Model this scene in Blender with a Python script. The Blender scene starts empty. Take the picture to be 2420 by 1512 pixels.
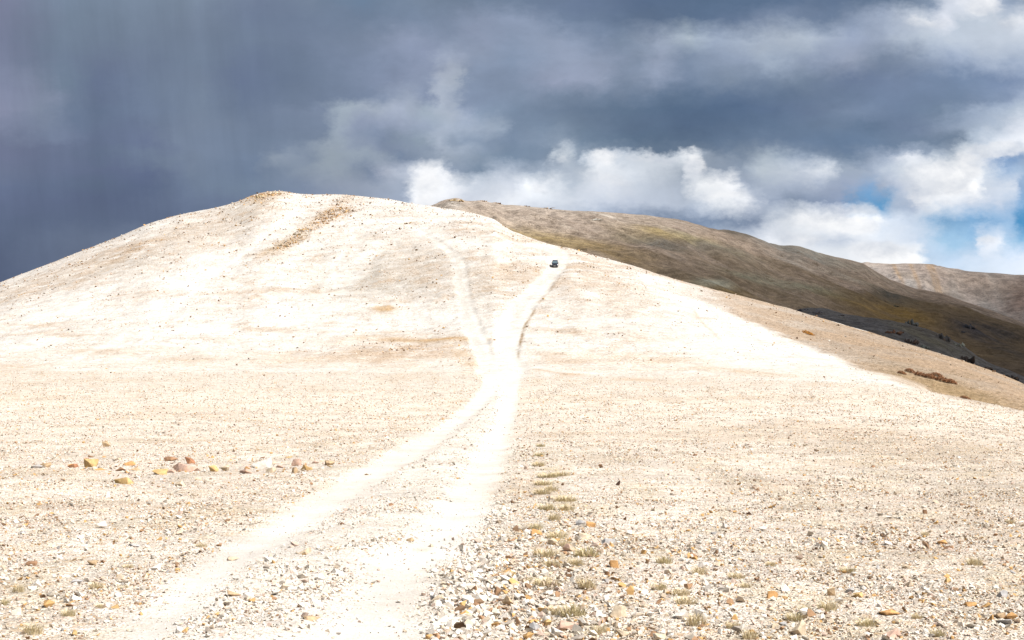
import bpy, bmesh, math, random
import numpy as np
from mathutils import Vector, Matrix

random.seed(7)
rng = np.random.default_rng(11)
C = bpy.context.scene.collection
SC = bpy.context.scene

# ------------------------------------------------------------------ camera
# level camera at (0, 0, EYE) looking along +Y, 50 mm on a 36 mm sensor.
# A bearing is u = X / Y, a slope of sight is t = (Z - EYE) / Y; in the photograph
# (scaled to 1024 x 640) column = 512 + F u and row = 320 - F t.
F = 1024 * 50 / 36.0
EYE = 2.2
cam = bpy.data.objects.new('camera', bpy.data.cameras.new('camera'))
C.objects.link(cam)
cam.location = (0, 0, EYE)
cam.rotation_euler = (math.pi / 2, 0, 0)
cam.data.lens = 50
cam.data.sensor_width = 36
cam.data.clip_start = 0.1
cam.data.clip_end = 60000
SC.camera = cam
EXPO = 1.08
SUN_E = 4.2
SKY_GAIN = 1.0
SC.view_settings.view_transform = 'Standard'
SC.view_settings.look = 'None'
SC.view_settings.gamma = 1
SC.view_settings.exposure = EXPO
SC.view_settings.use_curve_mapping = False
SC.cycles.max_bounces = 6
SC.cycles.diffuse_bounces = 2
SC.cycles.transparent_max_bounces = 8

# ------------------------------------------------------------------ helpers
def lin(c):
    c = np.asarray(c, float) / 255.0
    return np.where(c <= 0.04045, c / 12.92, ((c + 0.055) / 1.055) ** 2.4)

def smooth(a, b, x):
    t = np.clip((x - a) / (b - a), 0, 1)
    return t * t * (3 - 2 * t)

_perm = np.random.default_rng(3).permutation(512).astype(np.int64)
_perm = np.concatenate([_perm, _perm, _perm])
_ang = np.random.default_rng(4).random(512) * 2 * np.pi
_gx, _gy = np.cos(_ang), np.sin(_ang)

def perlin(x, y, seed=0):
    x = np.asarray(x, float) + seed * 17.31
    y = np.asarray(y, float) + seed * 9.77
    xi = np.floor(x).astype(np.int64); yi = np.floor(y).astype(np.int64)
    xf = x - xi; yf = y - yi
    xi &= 511; yi &= 511
    def g(ix, iy, dx, dy):
        h = _perm[_perm[ix & 511] + (iy & 511)]
        return _gx[h] * dx + _gy[h] * dy
    u = xf ** 3 * (xf * (xf * 6 - 15) + 10); v = yf ** 3 * (yf * (yf * 6 - 15) + 10)
    a = g(xi, yi, xf, yf); b = g(xi + 1, yi, xf - 1, yf)
    c = g(xi, yi + 1, xf, yf - 1); d = g(xi + 1, yi + 1, xf - 1, yf - 1)
    return ((a + u * (b - a)) + v * ((c + u * (d - c)) - (a + u * (b - a)))) * 1.5

def fbm(x, y, oct=4, seed=0, gain=0.5):
    s = 0; a = 1; n = 0
    for i in range(oct):
        s = s + a * perlin(x * 2 ** i, y * 2 ** i, seed + i * 3)
        n += a; a *= gain
    return s / n

def make_mesh(name, verts, faces, attrs=None, smooth_sh=True, mat=None):
    """verts (n,3), faces (m,k); attrs: name -> (domain, type, array)"""
    me = bpy.data.meshes.new(name)
    n, (m, k) = len(verts), faces.shape
    me.vertices.add(n)
    me.vertices.foreach_set('co', np.ascontiguousarray(verts, np.float32).ravel())
    me.loops.add(m * k)
    me.loops.foreach_set('vertex_index', np.ascontiguousarray(faces, np.int32).ravel())
    me.polygons.add(m)
    me.polygons.foreach_set('loop_start', np.arange(0, m * k, k, dtype=np.int32))
    me.polygons.foreach_set('use_smooth', np.full(m, smooth_sh, bool))
    me.update(calc_edges=True)
    for an, (dom, typ, arr) in (attrs or {}).items():
        at = me.attributes.new(an, typ, dom)
        if typ == 'FLOAT_COLOR':
            if arr.shape[1] == 3:
                arr = np.concatenate([arr, np.ones((len(arr), 1))], 1)
            at.data.foreach_set('color', np.ascontiguousarray(arr, np.float32).ravel())
        else:
            at.data.foreach_set('value', np.ascontiguousarray(arr, np.float32))
    if mat: me.materials.append(mat)
    return me

def link(name, me, parent=None):
    o = bpy.data.objects.new(name, me)
    C.objects.link(o)
    if parent: o.parent = parent
    return o

def tag(o, label=None, cat=None, group=None, kind=None):
    if label: o['label'] = label
    if cat: o['category'] = cat
    if group: o['group'] = group
    if kind: o['kind'] = kind
    return o

# ------------------------------------------------------------------ materials
class NT:
    def __init__(s, tree):
        s.t = tree; tree.nodes.clear()
    def n(s, kind, **kw):
        nd = s.t.nodes.new(kind)
        for k, v in kw.items(): setattr(nd, k, v)
        return nd
    def put(s, sock, v):
        if v is None: return
        if hasattr(v, 'is_linked') or isinstance(v, bpy.types.NodeSocket): s.t.links.new(v, sock)
        else: sock.default_value = v
    def math(s, op, a, b=None, c=None, clamp=False):
        nd = s.n('ShaderNodeMath', operation=op, use_clamp=clamp)
        for i, v in enumerate((a, b, c)): s.put(nd.inputs[i], v)
        return nd.outputs[0]
    def vmath(s, op, a, b=None, sc=None):
        nd = s.n('ShaderNodeVectorMath', operation=op)
        s.put(nd.inputs[0], a); s.put(nd.inputs[1], b)
        if sc is not None: s.put(nd.inputs['Scale'], sc)
        return nd.outputs[1] if op in ('LENGTH', 'DOT_PRODUCT') else nd.outputs[0]
    def noise(s, vec, scale, detail=3, rough=0.55, dist=0.0):
        nd = s.n('ShaderNodeTexNoise')
        s.put(nd.inputs['Vector'], vec); nd.inputs['Scale'].default_value = scale
        nd.inputs['Detail'].default_value = detail; nd.inputs['Roughness'].default_value = rough
        nd.inputs['Distortion'].default_value = dist
        return nd
    def rng(s, v, a, b, c=0.0, d=1.0, ss=False):
        nd = s.n('ShaderNodeMapRange', interpolation_type='SMOOTHSTEP' if ss else 'LINEAR')
        s.put(nd.inputs[0], v)
        for i, q in enumerate((a, b, c, d)): s.put(nd.inputs[i + 1], q)
        return nd.outputs[0]
    def mix(s, f, a, b, mode='MIX'):
        nd = s.n('ShaderNodeMix', data_type='RGBA', blend_type=mode)
        s.put(nd.inputs[0], f); s.put(nd.inputs[6], a); s.put(nd.inputs[7], b)
        return nd.outputs[2]
    def attr(s, name):
        return s.n('ShaderNodeAttribute', attribute_name=name)

def new_mat(name):
    m = bpy.data.materials.new(name); m.use_nodes = True
    return m, NT(m.node_tree)

def finish(t, col, rough=0.95, bump=None, bstr=0.3, bdist=0.02, spec=0.15):
    b = t.n('ShaderNodeBsdfPrincipled'); o = t.n('ShaderNodeOutputMaterial')
    t.put(b.inputs['Base Color'], col); t.put(b.inputs['Roughness'], rough)
    b.inputs['Specular IOR Level'].default_value = spec
    if bump is not None:
        bn = t.n('ShaderNodeBump'); bn.inputs['Strength'].default_value = bstr
        bn.inputs['Distance'].default_value = bdist
        t.put(bn.inputs['Height'], bump); t.put(b.inputs['Normal'], bn.outputs[0])
    t.put(o.inputs[0], b.outputs[0])
    return b

def terrain_mat():
    """pale stony ground: vertex colour 'col', stoniness 'rough', pebbles from Voronoi cells"""
    m, t = new_mat('stony_ground')
    g = t.n('ShaderNodeNewGeometry'); P = g.outputs['Position']
    col = t.attr('col').outputs['Color']; rough = t.attr('rough').outputs['Fac']
    near = t.attr('near').outputs['Fac']
    def cells(scale):
        v = t.n('ShaderNodeTexVoronoi'); t.put(v.inputs['Vector'], P); v.inputs['Scale'].default_value = scale
        s = t.n('ShaderNodeSeparateColor'); t.put(s.inputs[0], v.outputs['Color'])
        return v.outputs['Distance'], s
    d1, s1 = cells(26.0); d2, s2 = cells(62.0); d3, s3 = cells(2.6)
    # per-pebble tint, with shade in the gaps between pebbles painted into the colour
    k1 = t.math('MULTIPLY', t.rng(s1.outputs[0], 0, 1, 0.74, 1.36), t.rng(d1, 0.38, 0.72, 1.16, 0.72)); k2 = t.math('MULTIPLY', t.rng(s2.outputs[0], 0, 1, 0.86, 1.22), t.rng(d2, 0.4, 0.75, 1.10, 0.82))
    k = t.math('MULTIPLY', k1, k2)
    kk = t.math('ADD', 1.0, t.math('MULTIPLY', t.math('SUBTRACT', k, 1.0), t.math('MULTIPLY', rough, near)))
    vm = t.n('ShaderNodeCombineColor')
    for i in range(3): t.put(vm.inputs[i], kk)
    c = t.mix(1.0, col, vm.outputs[0], 'MULTIPLY')
    och = t.math('MULTIPLY', t.rng(s1.outputs[1], 0.86, 0.93), t.math('MULTIPLY', rough, near))
    c = t.mix(t.math('MULTIPLY', och, 0.6), c, (0.36, 0.22, 0.10, 1))
    # coarser specks further off: small stones and tufts seen as dots
    n1 = t.noise(P, 0.9, 4, 0.75); n2 = t.noise(P, 3.1, 3, 0.7); n4 = t.noise(P, 2.0, 3, 0.8)
    far = t.math('SUBTRACT', 1.0, near)
    dots = t.math('MULTIPLY', t.rng(n2.outputs[0], 0.52, 0.64), t.rng(n1.outputs[0], 0.42, 0.56))
    dots = t.math('MULTIPLY', dots, t.math('MULTIPLY', rough, far))
    c = t.mix(t.math('MULTIPLY', dots, 0.75), c, (0.22, 0.16, 0.10, 1))
    d4, s4 = cells(8.0)
    k3 = t.math('MULTIPLY', t.rng(s3.outputs[0], 0, 1, 0.86, 1.10), t.rng(s4.outputs[0], 0, 1, 0.84, 1.12))
    k3 = t.math('ADD', 1.0, t.math('MULTIPLY', t.math('SUBTRACT', k3, 1.0), rough))
    vm3 = t.n('ShaderNodeCombineColor')
    for i in range(3): t.put(vm3.inputs[i], k3)
    c = t.mix(1.0, c, vm3.outputs[0], 'MULTIPLY')
    c = t.mix(t.math('MULTIPLY', t.math('MULTIPLY', t.rng(s4.outputs[1], 0.88, 0.94), rough), 0.45), c, (0.40, 0.26, 0.13, 1))
    c = t.mix(t.math('MULTIPLY', t.math('MULTIPLY', t.rng(s3.outputs[1], 0.93, 0.97), t.math('MULTIPLY', rough, far)), 0.55), c, (0.20, 0.14, 0.09, 1))
    gk = t.math('ADD', 1.0, t.math('MULTIPLY', t.math('SUBTRACT', t.rng(n4.outputs[0], .40, .60, .70, 1.16), 1.0), t.math('MULTIPLY', t.rng(rough, .3, 1.0, .15, 1.0), far)))
    vm4 = t.n('ShaderNodeCombineColor')
    t.put(vm4.inputs[0], gk); t.put(vm4.inputs[1], t.math('POWER', gk, 1.12)); t.put(vm4.inputs[2], t.math('POWER', gk, 1.3))
    c = t.mix(1.0, c, vm4.outputs[0], 'MULTIPLY')
    lowv = t.noise(P, 0.35, 5, 0.65)
    lv = t.math('ADD', t.rng(lowv.outputs[0], 0.35, 0.65, 0.88, 1.10), 0.0)
    vm2 = t.n('ShaderNodeCombineColor')
    for i in range(3): t.put(vm2.inputs[i], lv)
    c = t.mix(1.0, c, vm2.outputs[0], 'MULTIPLY')
    h = t.math('MULTIPLY', t.math('ADD', t.math('MULTIPLY', d1, -1.0), t.math('MULTIPLY', d2, -0.5)), t.math('MULTIPLY', rough, near))
    fine = t.noise(P, 40, 4, 0.7)
    h = t.math('ADD', h, t.math('MULTIPLY', fine.outputs[0], 0.25))
    finish(t, c, 0.95, h, 0.8, 0.04, 0.1)
    return m

def mountain_mat(name, s_dot, dark=(0.10, 0.075, 0.05, 1)):
    m, t = new_mat(name)
    g = t.n('ShaderNodeNewGeometry'); P = g.outputs['Position']
    col = t.attr('col').outputs['Color']
    n1 = t.noise(P, s_dot, 3, 0.7); n2 = t.noise(P, s_dot * 0.18, 5, 0.6)
    dots = t.math('MULTIPLY', t.rng(n1.outputs[0], 0.52, 0.57), t.rng(n2.outputs[0], 0.45, 0.56))
    c = t.mix(t.math('MULTIPLY', dots, 0.7), col, dark)
    v = t.math('MULTIPLY', t.rng(t.noise(P, s_dot * 0.5, 8, 0.75).outputs[0], 0.42, 0.58, 0.74, 1.26), t.rng(t.noise(P, s_dot * 3, 3, 0.7).outputs[0], 0.38, 0.62, 0.82, 1.18))
    vm = t.n('ShaderNodeCombineColor')
    for i in range(3): t.put(vm.inputs[i], v)
    c = t.mix(1.0, c, vm.outputs[0], 'MULTIPLY')
    bn = t.noise(P, s_dot * 0.6, 6, 0.72)
    finish(t, c, 1.0, bn.outputs[0], 1.0, 6.0, 0.05)
    return m

def stone_mat(name, scale=30.0, bd=0.01):
    m, t = new_mat(name)
    tc = t.n('ShaderNodeTexCoord'); P = tc.outputs['Object']
    col = t.attr('col').outputs['Color']
    n = t.noise(P, scale, 5, 0.65); n2 = t.noise(P, scale * 0.3, 3, 0.6)
    v = t.rng(n.outputs[0], 0.35, 0.65, 0.72, 1.22)
    vm = t.n('ShaderNodeCombineColor')
    for i in range(3): t.put(vm.inputs[i], v)
    c = t.mix(1.0, col, vm.outputs[0], 'MULTIPLY')
    c = t.mix(t.math('MULTIPLY', t.rng(n2.outputs[0], 0.55, 0.7), 0.35), c, (0.35, 0.2, 0.09, 1))
    finish(t, c, 0.9, n.outputs[0], 0.5, bd, 0.2)
    return m

def flat_col_mat(name, rough=0.9):
    m, t = new_mat(name)
    g = t.n('ShaderNodeNewGeometry')
    col = t.attr('col').outputs['Color']
    n = t.noise(g.outputs['Position'], 60, 3, 0.6)
    v = t.rng(n.outputs[0], 0.25, 0.75, 0.75, 1.2)
    vm = t.n('ShaderNodeCombineColor')
    for i in range(3): t.put(vm.inputs[i], v)
    finish(t, t.mix(1.0, col, vm.outputs[0], 'MULTIPLY'), rough, None, spec=0.2)
    return m

def simple_mat(name, col, rough=0.5, metal=0.0, spec=0.5, coat=0.0, emit=None, var=0.08, vs=8.0):
    m, t = new_mat(name)
    tc = t.n('ShaderNodeTexCoord')
    n = t.noise(tc.outputs['Object'], vs, 4, 0.6)
    v = t.rng(n.outputs[0], 0.3, 0.7, 1 - var, 1 + var)
    vm = t.n('ShaderNodeCombineColor')
    for i in range(3): t.put(vm.inputs[i], v)
    c = t.mix(1.0, (*col, 1), vm.outputs[0], 'MULTIPLY')
    b = finish(t, c, rough, None, spec=spec)
    b.inputs['Metallic'].default_value = metal
    b.inputs['Coat Weight'].default_value = coat
    if emit:
        b.inputs['Emission Color'].default_value = (*emit[0], 1); b.inputs['Emission Strength'].default_value = emit[1]
    return m

M_GROUND = terrain_mat()
M_STONE = flat_col_mat('loose_stone')
M_ROCK = stone_mat('rock_face', 9.0, 0.03)

# ------------------------------------------------------------------ the near slope, the white hill and the tracks
K = 0.42314           # 2420-wide measuring scale -> 1024-wide
def tab(pts, k=1.0):
    a = np.array(pts, float) * k
    return a[:, 0], a[:, 1]
def curve(pts, x, k=1.0, sm=0):
    xs, ys = tab(pts, k)
    return np.interp(x, xs, ys)

CREST = [(-900, 1050), (-400, 860), (-150, 735), (0, 668), (60, 645), (120, 622), (200, 590), (290, 555), (350, 528), (430, 505), (510, 491), (560, 478),
         (600, 460), (640, 453), (670, 453), (700, 459), (740, 460), (800, 460), (860, 464), (920, 470), (1000, 484), (1060, 494), (1120, 505),
         (1152, 513), (1165, 516), (1207, 545), (1256, 563), (1300, 578), (1366, 591), (1408, 605), (1494, 627), (1555, 648), (1620, 668), (1676, 682), (1798, 712),
         (1884, 736), (1981, 764), (2079, 794), (2164, 819), (2243, 843), (2347, 879), (2420, 909), (2600, 985), (3000, 1120), (3600, 1300)]
CREST_Y = [(-380, 420), (0, 480), (150, 560), (270, 620), (360, 610), (430, 560), (560, 450), (640, 420), (760, 395), (846, 380), (1024, 335), (1300, 290), (1600, 260)]
RIM = [(-900, 372), (0, 371), (250, 372), (529, 374), (635, 377), (740, 379), (846, 383), (918, 390), (970, 399), (1024, 411), (1150, 437), (1400, 500), (1700, 580)]
RIM_Y = [(-900, 200), (0, 225), (400, 225), (600, 215), (846, 185), (918, 170), (1024, 150), (1200, 125), (1600, 110)]

xc = np.concatenate([np.linspace(-1500, -240, 64), np.arange(-234, 1262, 1.8), np.linspace(1270, 2500, 64)])
NX = len(xc)
def sm1(a, w):
    k = np.ones(w) / w
    return np.convolve(np.pad(a, w // 2, mode='edge'), k, 'valid')[:len(a)]
pc = curve(CREST, xc, K); pc = np.where((xc > 480) & (xc < 530), pc, sm1(pc, 9)) ; pc = sm1(pc, 3)
Yc = sm1(curve(CREST_Y, xc), 61)
pb = sm1(curve(RIM, xc), 21)
Yb = sm1(curve(RIM_Y, xc), 21)
dip = smooth(880, 1010, xc)

N0, N1, N2, N3 = 60, 190, 200, 46
iv = np.concatenate([np.linspace(1 / 4.0, 1 / 12.6, N0, endpoint=False), ])
rowsY = []
for y in 1 / iv: rowsY.append(np.full(NX, y))
for f in np.linspace(0, 1, N1, endpoint=False): rowsY.append(1 / ((1 - f) / 12.6 + f / Yb))
for f in np.linspace(0, 1, N2, endpoint=False): rowsY.append(Yb + (Yc - Yb) * f ** 1.15)
for f in np.linspace(0, 1, N3): rowsY.append(Yc + 800 * f ** 2)
GY = np.array(rowsY)                        # rows x cols
NR = GY.shape[0]
XX = np.broadcast_to(xc, GY.shape)
PCc = np.broadcast_to(pc, GY.shape); PB = np.broadcast_to(pb, GY.shape)
YC = np.broadcast_to(Yc, GY.shape); YB = np.broadcast_to(Yb, GY.shape)
FH = F * EYE
s = smooth(math.log(25), 1, 0) if False else np.clip((np.log(GY) - math.log(30)) / (np.log(YB) - math.log(30)), 0, 1)
A1 = PB - FH / YB
PY = 390 + (A1 - 390) * s ** 1.5 + FH / GY
fh = np.clip((GY - YB) / (YC - YB), 0, 1)
hill = PB + (PCc - PB) * (1 - (1 - fh ** 1.2) ** 1.6)
bump_dip = dip[None, :] * 34 * np.exp(-((fh - 0.22) / 0.14) ** 2)
PY = np.where(GY > YB, hill + bump_dip, PY)
GZ = EYE + (320 - PY) / F * GY
over = GY > YC
dY = GY - YC
zc_l = (320 - PCc) / F
GZ = np.where(over, np.maximum(EYE + zc_l * GY - 0.16 * dY * dY / (dY + 90.0), -70 - 0.02 * dY), GZ)
GX = (XX - 512) / F * GY
# relief
edge = 1 - np.exp(-((GY - YC) / 40.0) ** 2) * 0.6
am = smooth(140, 330, GY)
rel = am * edge * (1.1 * fbm(GX / 55, GY / 55, 3, 1) + 0.8 * fbm(GX / 17, GY / 24, 4, 2) + 0.35 * fbm(GX / 4.5, GY / 6, 3, 5))
rel += (1 - am) * (0.10 * fbm(GX / 9, GY / 9, 3, 7) + 0.05 * fbm(GX / 1.6, GY / 1.6, 3, 8)) * smooth(3, 14, GY)
def line_px(px, py, pts, k=1.0):
    """distance in px from a polyline"""
    P = np.array(pts, float) * k
    d = np.full(px.shape, 1e9)
    for a, b in zip(P[:-1], P[1:]):
        ab = b - a
        tt = np.clip(((px - a[0]) * ab[0] + (py - a[1]) * ab[1]) / (ab @ ab), 0, 1)
        d = np.minimum(d, np.hypot(px - a[0] - tt * ab[0], py - a[1] - tt * ab[1]))
    return d
PXs, PYs = XX, PY

def band(pts):
    """(row, left, right) in the 2420 scale -> signed inside distance, in 1024 px (positive inside)"""
    a = np.array(pts, float)
    a = a[np.argsort(a[:, 0])] * K
    l = np.interp(PYs, a[:, 0], a[:, 1]); r = np.interp(PYs, a[:, 0], a[:, 2])
    ins = np.minimum(PXs - l, r - PXs)
    ins = np.where((PYs < a[0, 0]) , ins - (a[0, 0] - PYs) * 4, ins)
    ins = np.where((PYs > a[-1, 0]), ins - (PYs - a[-1, 0]) * 2, ins)
    return ins
vis = ~over
LRUT = [(1620, 200, 330), (1512, 280, 410), (1370, 405, 560), (1300, 520, 660), (1224, 650, 780), (1150, 770, 890), (1100, 870, 965), (1050, 955, 1040), (1000, 1050, 1100), (950, 1110, 1155), (915, 1138, 1180), (880, 1145, 1190)]
RRUT = [(1700, 560, 960), (1512, 720, 1010), (1400, 815, 1035), (1334, 878, 1062), (1261, 975, 1130), (1180, 1050, 1168), (1114, 1098, 1188), (1050, 1140, 1205), (1004, 1166, 1214), (950, 1184, 1222), (915, 1180, 1225), (880, 1165, 1230)]
LBR = [(895, 1142, 1200), (850, 1126, 1178), (800, 1103, 1150), (750, 1084, 1132), (700, 1078, 1114), (650, 1070, 1106), (612, 1064, 1100), (592, 1050, 1078), (575, 1034, 1054), (560, 1008, 1026), (545, 984, 999), (532, 962, 975)]
RBR = [(890, 1160, 1235), (830, 1164, 1226), (780, 1172, 1240), (740, 1188, 1258), (700, 1222, 1284), (660, 1264, 1318), (630, 1294, 1338), (605, 1306, 1348), (594, 1294, 1342), (586, 1268, 1326), (580, 1240, 1300)]
wob = 4.5 * fbm(GX / 1.2, GY / 2.4, 5, 21, .65) * np.clip(50 / GY, 0.3, 4)
i_l = band(LRUT) + wob; i_r = band(RRUT) + wob
i_lb = np.where(PYs < 388, band(LBR), -99) + wob * 2.4; i_rb = np.where(PYs < 388, band(RBR), -99) + wob * 2.4
junc = 26 - np.hypot((PXs - 1186 * K), (PYs - 874 * K) * 1.7) * 1.0 + wob
soft = np.clip(620 / GY, 2.2, 42)
m_rut = np.clip(np.maximum(smooth(-soft, soft, i_l), smooth(-soft, soft, i_r)), 0, 1) * vis
m_br = np.clip(np.maximum(np.maximum(smooth(-2.2, 3.4, i_lb), smooth(-2.2, 3.6, i_rb)), smooth(-4, 6, junc)), 0, 1) * vis
# the whole near track with its stony middle and verge
whole = band([(a[0], a[1], b[2]) for a, b in zip(LRUT, [(p[0], np.interp(p[0], [q[0] for q in RRUT[::-1]], [q[1] for q in RRUT[::-1]]), np.interp(p[0], [q[0] for q in RRUT[::-1]], [q[2] for q in RRUT[::-1]])) for p in LRUT])]) + wob
m_near = smooth(-soft, soft, whole) * vis
m_track = np.maximum(np.maximum(m_rut, m_br), m_near)
verge = smooth(0, 1, np.clip((whole + 80 * np.clip(16 / GY, 0, 1) + 40 * fbm(GX / .8, GY / 1.6, 4, 23) * np.clip(16 / GY, 0, 1)) / 60, 0, 1)) * (PXs > 400) * vis * (GY < 80) * (1 - m_near)
rel -= 0.035 * m_rut * np.clip(GY / 20, 0.7, 2.5) * (GY < 120)
rel -= 0.22 * m_br * (GY > 150)
rel += 0.05 * (m_near - m_rut).clip(0, 1)
# summit crag, small ridges
def gauss(cx, cy, rx, ry, rot=0.0, k=K):
    dx, dy = PXs - cx * k, PYs - cy * k
    c, s_ = math.cos(math.radians(rot)), math.sin(math.radians(rot))
    a = (dx * c + dy * s_) / (rx * k); b = (-dx * s_ + dy * c) / (ry * k)
    return np.exp(-(a * a + b * b) * 0.7)
GZ = GZ + rel

# colours -------------------------------------------------------------
COLm = np.empty(GX.shape + (3,))
plain = np.array((0.55, 0.492, 0.432)); pale = np.array((0.49, 0.470, 0.445)); tan = np.array((0.36, 0.265, 0.185))
grey = np.array((0.33, 0.305, 0.27)); ochre = np.array((0.36, 0.235, 0.11)); white = np.array((0.50, 0.482, 0.452))
hz = smooth(-0.75, 1.25, (GY - YB) / 70.0 + 1.1 * fbm(GX / 45, GY / 12, 4, 30)) * smooth(.5, .8, GY / YB)
pl = plain + (np.array((0.49, 0.445, 0.395)) - plain) * smooth(50, 190, GY)[..., None]
COLm[:] = pl + (pale - pl) * hz[..., None]
ROUGH = 0.85 - 0.25 * hz
def put(mask, c, r=None):
    global ROUGH
    mk = np.clip(mask, 0, 1)[..., None]
    COLm[:] = COLm * (1 - mk) + np.asarray(c) * mk
    if r is not None: ROUGH = ROUGH * (1 - mk[..., 0]) + r * mk[..., 0]
fz = fbm(GX / 6, GY / 9, 5, 40, 0.62); fz2 = fbm(GX / 22, GY / 30, 4, 44); st = fbm(GX / 40 + GY / 90, GY / 5, 4, 47)
def blob(cx, cy, rx, ry, rot, c, a=1.0, r=None, n=0.9):
    g = gauss(cx, cy, rx, ry, rot) * vis
    put(np.clip(g * a * (1 + n * 2.2 * fz + n * 1.4 * st), 0, a), c, r)
ltan = np.array((0.41, 0.36, 0.312))
for (cx, cy, rx, ry, ro, c, a, r) in [
    (150, 650, 190, 20, -20, ltan, .9, 1), (350, 585, 170, 26, -21, ltan, .8, 1), (520, 545, 120, 30, -18, ltan, .6, 1), (250, 615, 130, 12, -21, tan, .55, 1),
    (330, 620, 120, 20, -16, grey, .35, 1), (560, 510, 80, 25, -15, grey, .3, 1), (620, 470, 45, 14, -12, ochre, .45, 1),
    (735, 535, 85, 10, -38, ochre, .7, 1), (790, 510, 45, 11, -25, tan, .7, 1), (670, 577, 42, 8, -25, ochre, .8, 1), (700, 550, 70, 16, -38, grey, .5, 1),
    (920, 650, 130, 40, 5, grey, .75, 1), (850, 680, 90, 22, 0, grey, .6, 1), (1000, 640, 70, 40, 0, ltan, .6, 1), (980, 600, 80, 16, 8, grey, .4, 1),
    (1170, 650, 75, 45, 0, ltan, .95, 1), (1230, 640, 60, 20, 10, tan, .45, 1), (1150, 690, 60, 25, 0, grey, .4, 1),
    (1400, 640, 70, 30, 22, ltan, .95, 1), (1440, 690, 120, 35, 15, ltan, .7, 1), (1360, 670, 60, 25, 10, tan, .35, 1), (1420, 740, 120, 30, 8, ltan, .5, 1),
    (1180, 560, 110, 12, 10, ltan, .8, 1), (1250, 575, 80, 8, 14, tan, .5, 1), (1130, 530, 70, 8, 8, ltan, .5, 1), (880, 560, 60, 10, 0, ltan, .5, 1),
    (905, 732, 22, 6, 0, ochre, .95, 1), (760, 690, 50, 5, 0, tan, .5, 1), (640, 775, 80, 4, 3, tan, .5, 1), (560, 690, 140, 5, -3, tan, .4, 1),
    (1000, 800, 120, 5, 2, ochre, .9, 1), (960, 826, 130, 20, 0, tan, .65, 1), (1060, 800, 40, 4, 0, ochre, .9, 1), (1110, 850, 40, 16, 30, ochre, .5, 1), (860, 845, 160, 12, -3, tan, .5, 1),
    (440, 850, 50, 7, 0, tan, .6, 1), (240, 835, 60, 8, 0, tan, .5, 1), (60, 770, 100, 6, -4, tan, .6, 1), (40, 870, 60, 10, 0, tan, .5, 1), (120, 790, 80, 4, 0, tan, .5, 1), (330, 700, 120, 6, -10, ltan, .5, 1),
    (1320, 785, 90, 6, 3, tan, .5, 1), (1620, 800, 70, 6, -3, tan, .6, 1), (1500, 790, 60, 12, 0, ltan, .4, 1), (1450, 850, 130, 14, 3, plain, .9, 1), (1700, 860, 150, 12, 3, tan, .4, 1), (1330, 850, 60, 12, 10, tan, .4, 1),
    (1820, 880, 160, 5, 4, ochre, .4, 1)]:
    blob(cx, cy, rx, ry, ro, c, a, r)
# broken streaks over the whole hill
put(smooth(0.10, 0.42, st * 0.8 + fz2 * 0.7) * hz * 0.36 * vis, ltan, 0.95)
put(smooth(0.12, 0.5, fz + 0.3 * fz2) * hz * 0.38 * vis, tan * 1.05, 1.0)
put(smooth(0.15, 0.5, -fz2 + 0.3 * st) * hz * 0.7 * vis, white, 0.15)
# the right flank above the white tongue: soft cloud shade put into its tan colour
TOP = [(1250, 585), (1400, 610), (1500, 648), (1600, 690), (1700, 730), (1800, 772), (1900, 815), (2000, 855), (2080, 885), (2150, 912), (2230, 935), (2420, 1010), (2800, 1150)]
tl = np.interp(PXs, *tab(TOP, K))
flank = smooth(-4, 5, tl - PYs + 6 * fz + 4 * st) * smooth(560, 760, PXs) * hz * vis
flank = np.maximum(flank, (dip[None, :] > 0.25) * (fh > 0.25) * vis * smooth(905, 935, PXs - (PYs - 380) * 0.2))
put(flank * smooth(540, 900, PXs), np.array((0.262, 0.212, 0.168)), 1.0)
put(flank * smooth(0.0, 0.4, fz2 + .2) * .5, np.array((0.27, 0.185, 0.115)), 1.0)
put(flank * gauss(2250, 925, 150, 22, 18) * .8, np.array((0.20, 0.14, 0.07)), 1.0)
tong = smooth(-3, 7, PYs - tl - 0.5 + 5 * fz + 3 * st) * smooth(-5, 4, 4 * fz + 4 * st + (np.interp(PXs, *tab([(1500, 800), (1700, 858), (1900, 888), (2000, 897), (2175, 921)], K)) - PYs)) * smooth(1480 * K, 1700 * K, PXs) * (PXs < 2180 * K) * vis
put(tong * 0.75, white * np.array((.97, .985, 1.0)), 0.45)
put(tong * smooth(0.0, 0.35, st + .4 * fz) * 0.6, np.array((0.40, 0.42, 0.39)), 0.4)
# worn trails
for pts, w, a, c in [([(700, 500), (640, 540), (560, 610), (480, 670), (400, 740), (300, 790), (180, 850)], 4.0, .8, white),
                     ([(840, 545), (815, 590), (780, 660), (765, 690)], 5.0, .6, white), ([(1262, 872), (1330, 885), (1430, 893), (1560, 901), (1660, 906)], 1.6, .75, tan),
                     ([(1262, 868), (1330, 879), (1430, 887)], 2.0, .8, white), ([(860, 525), (960, 520), (1080, 517), (1150, 522)], 3.0, .8, white), ([(940, 523), (1000, 548), (1060, 572), (1200, 575), (1310, 580)], 3.0, .8, white),
                     ([(1640, 735), (1670, 770), (1700, 800)], 1.6, .5, tan)]:
    d = line_px(PXs, PYs, pts, K)
    put(np.exp(-(d / (w * K * 1.6)) ** 2) * a * vis * (1 + fz), c, 0.25)
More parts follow.
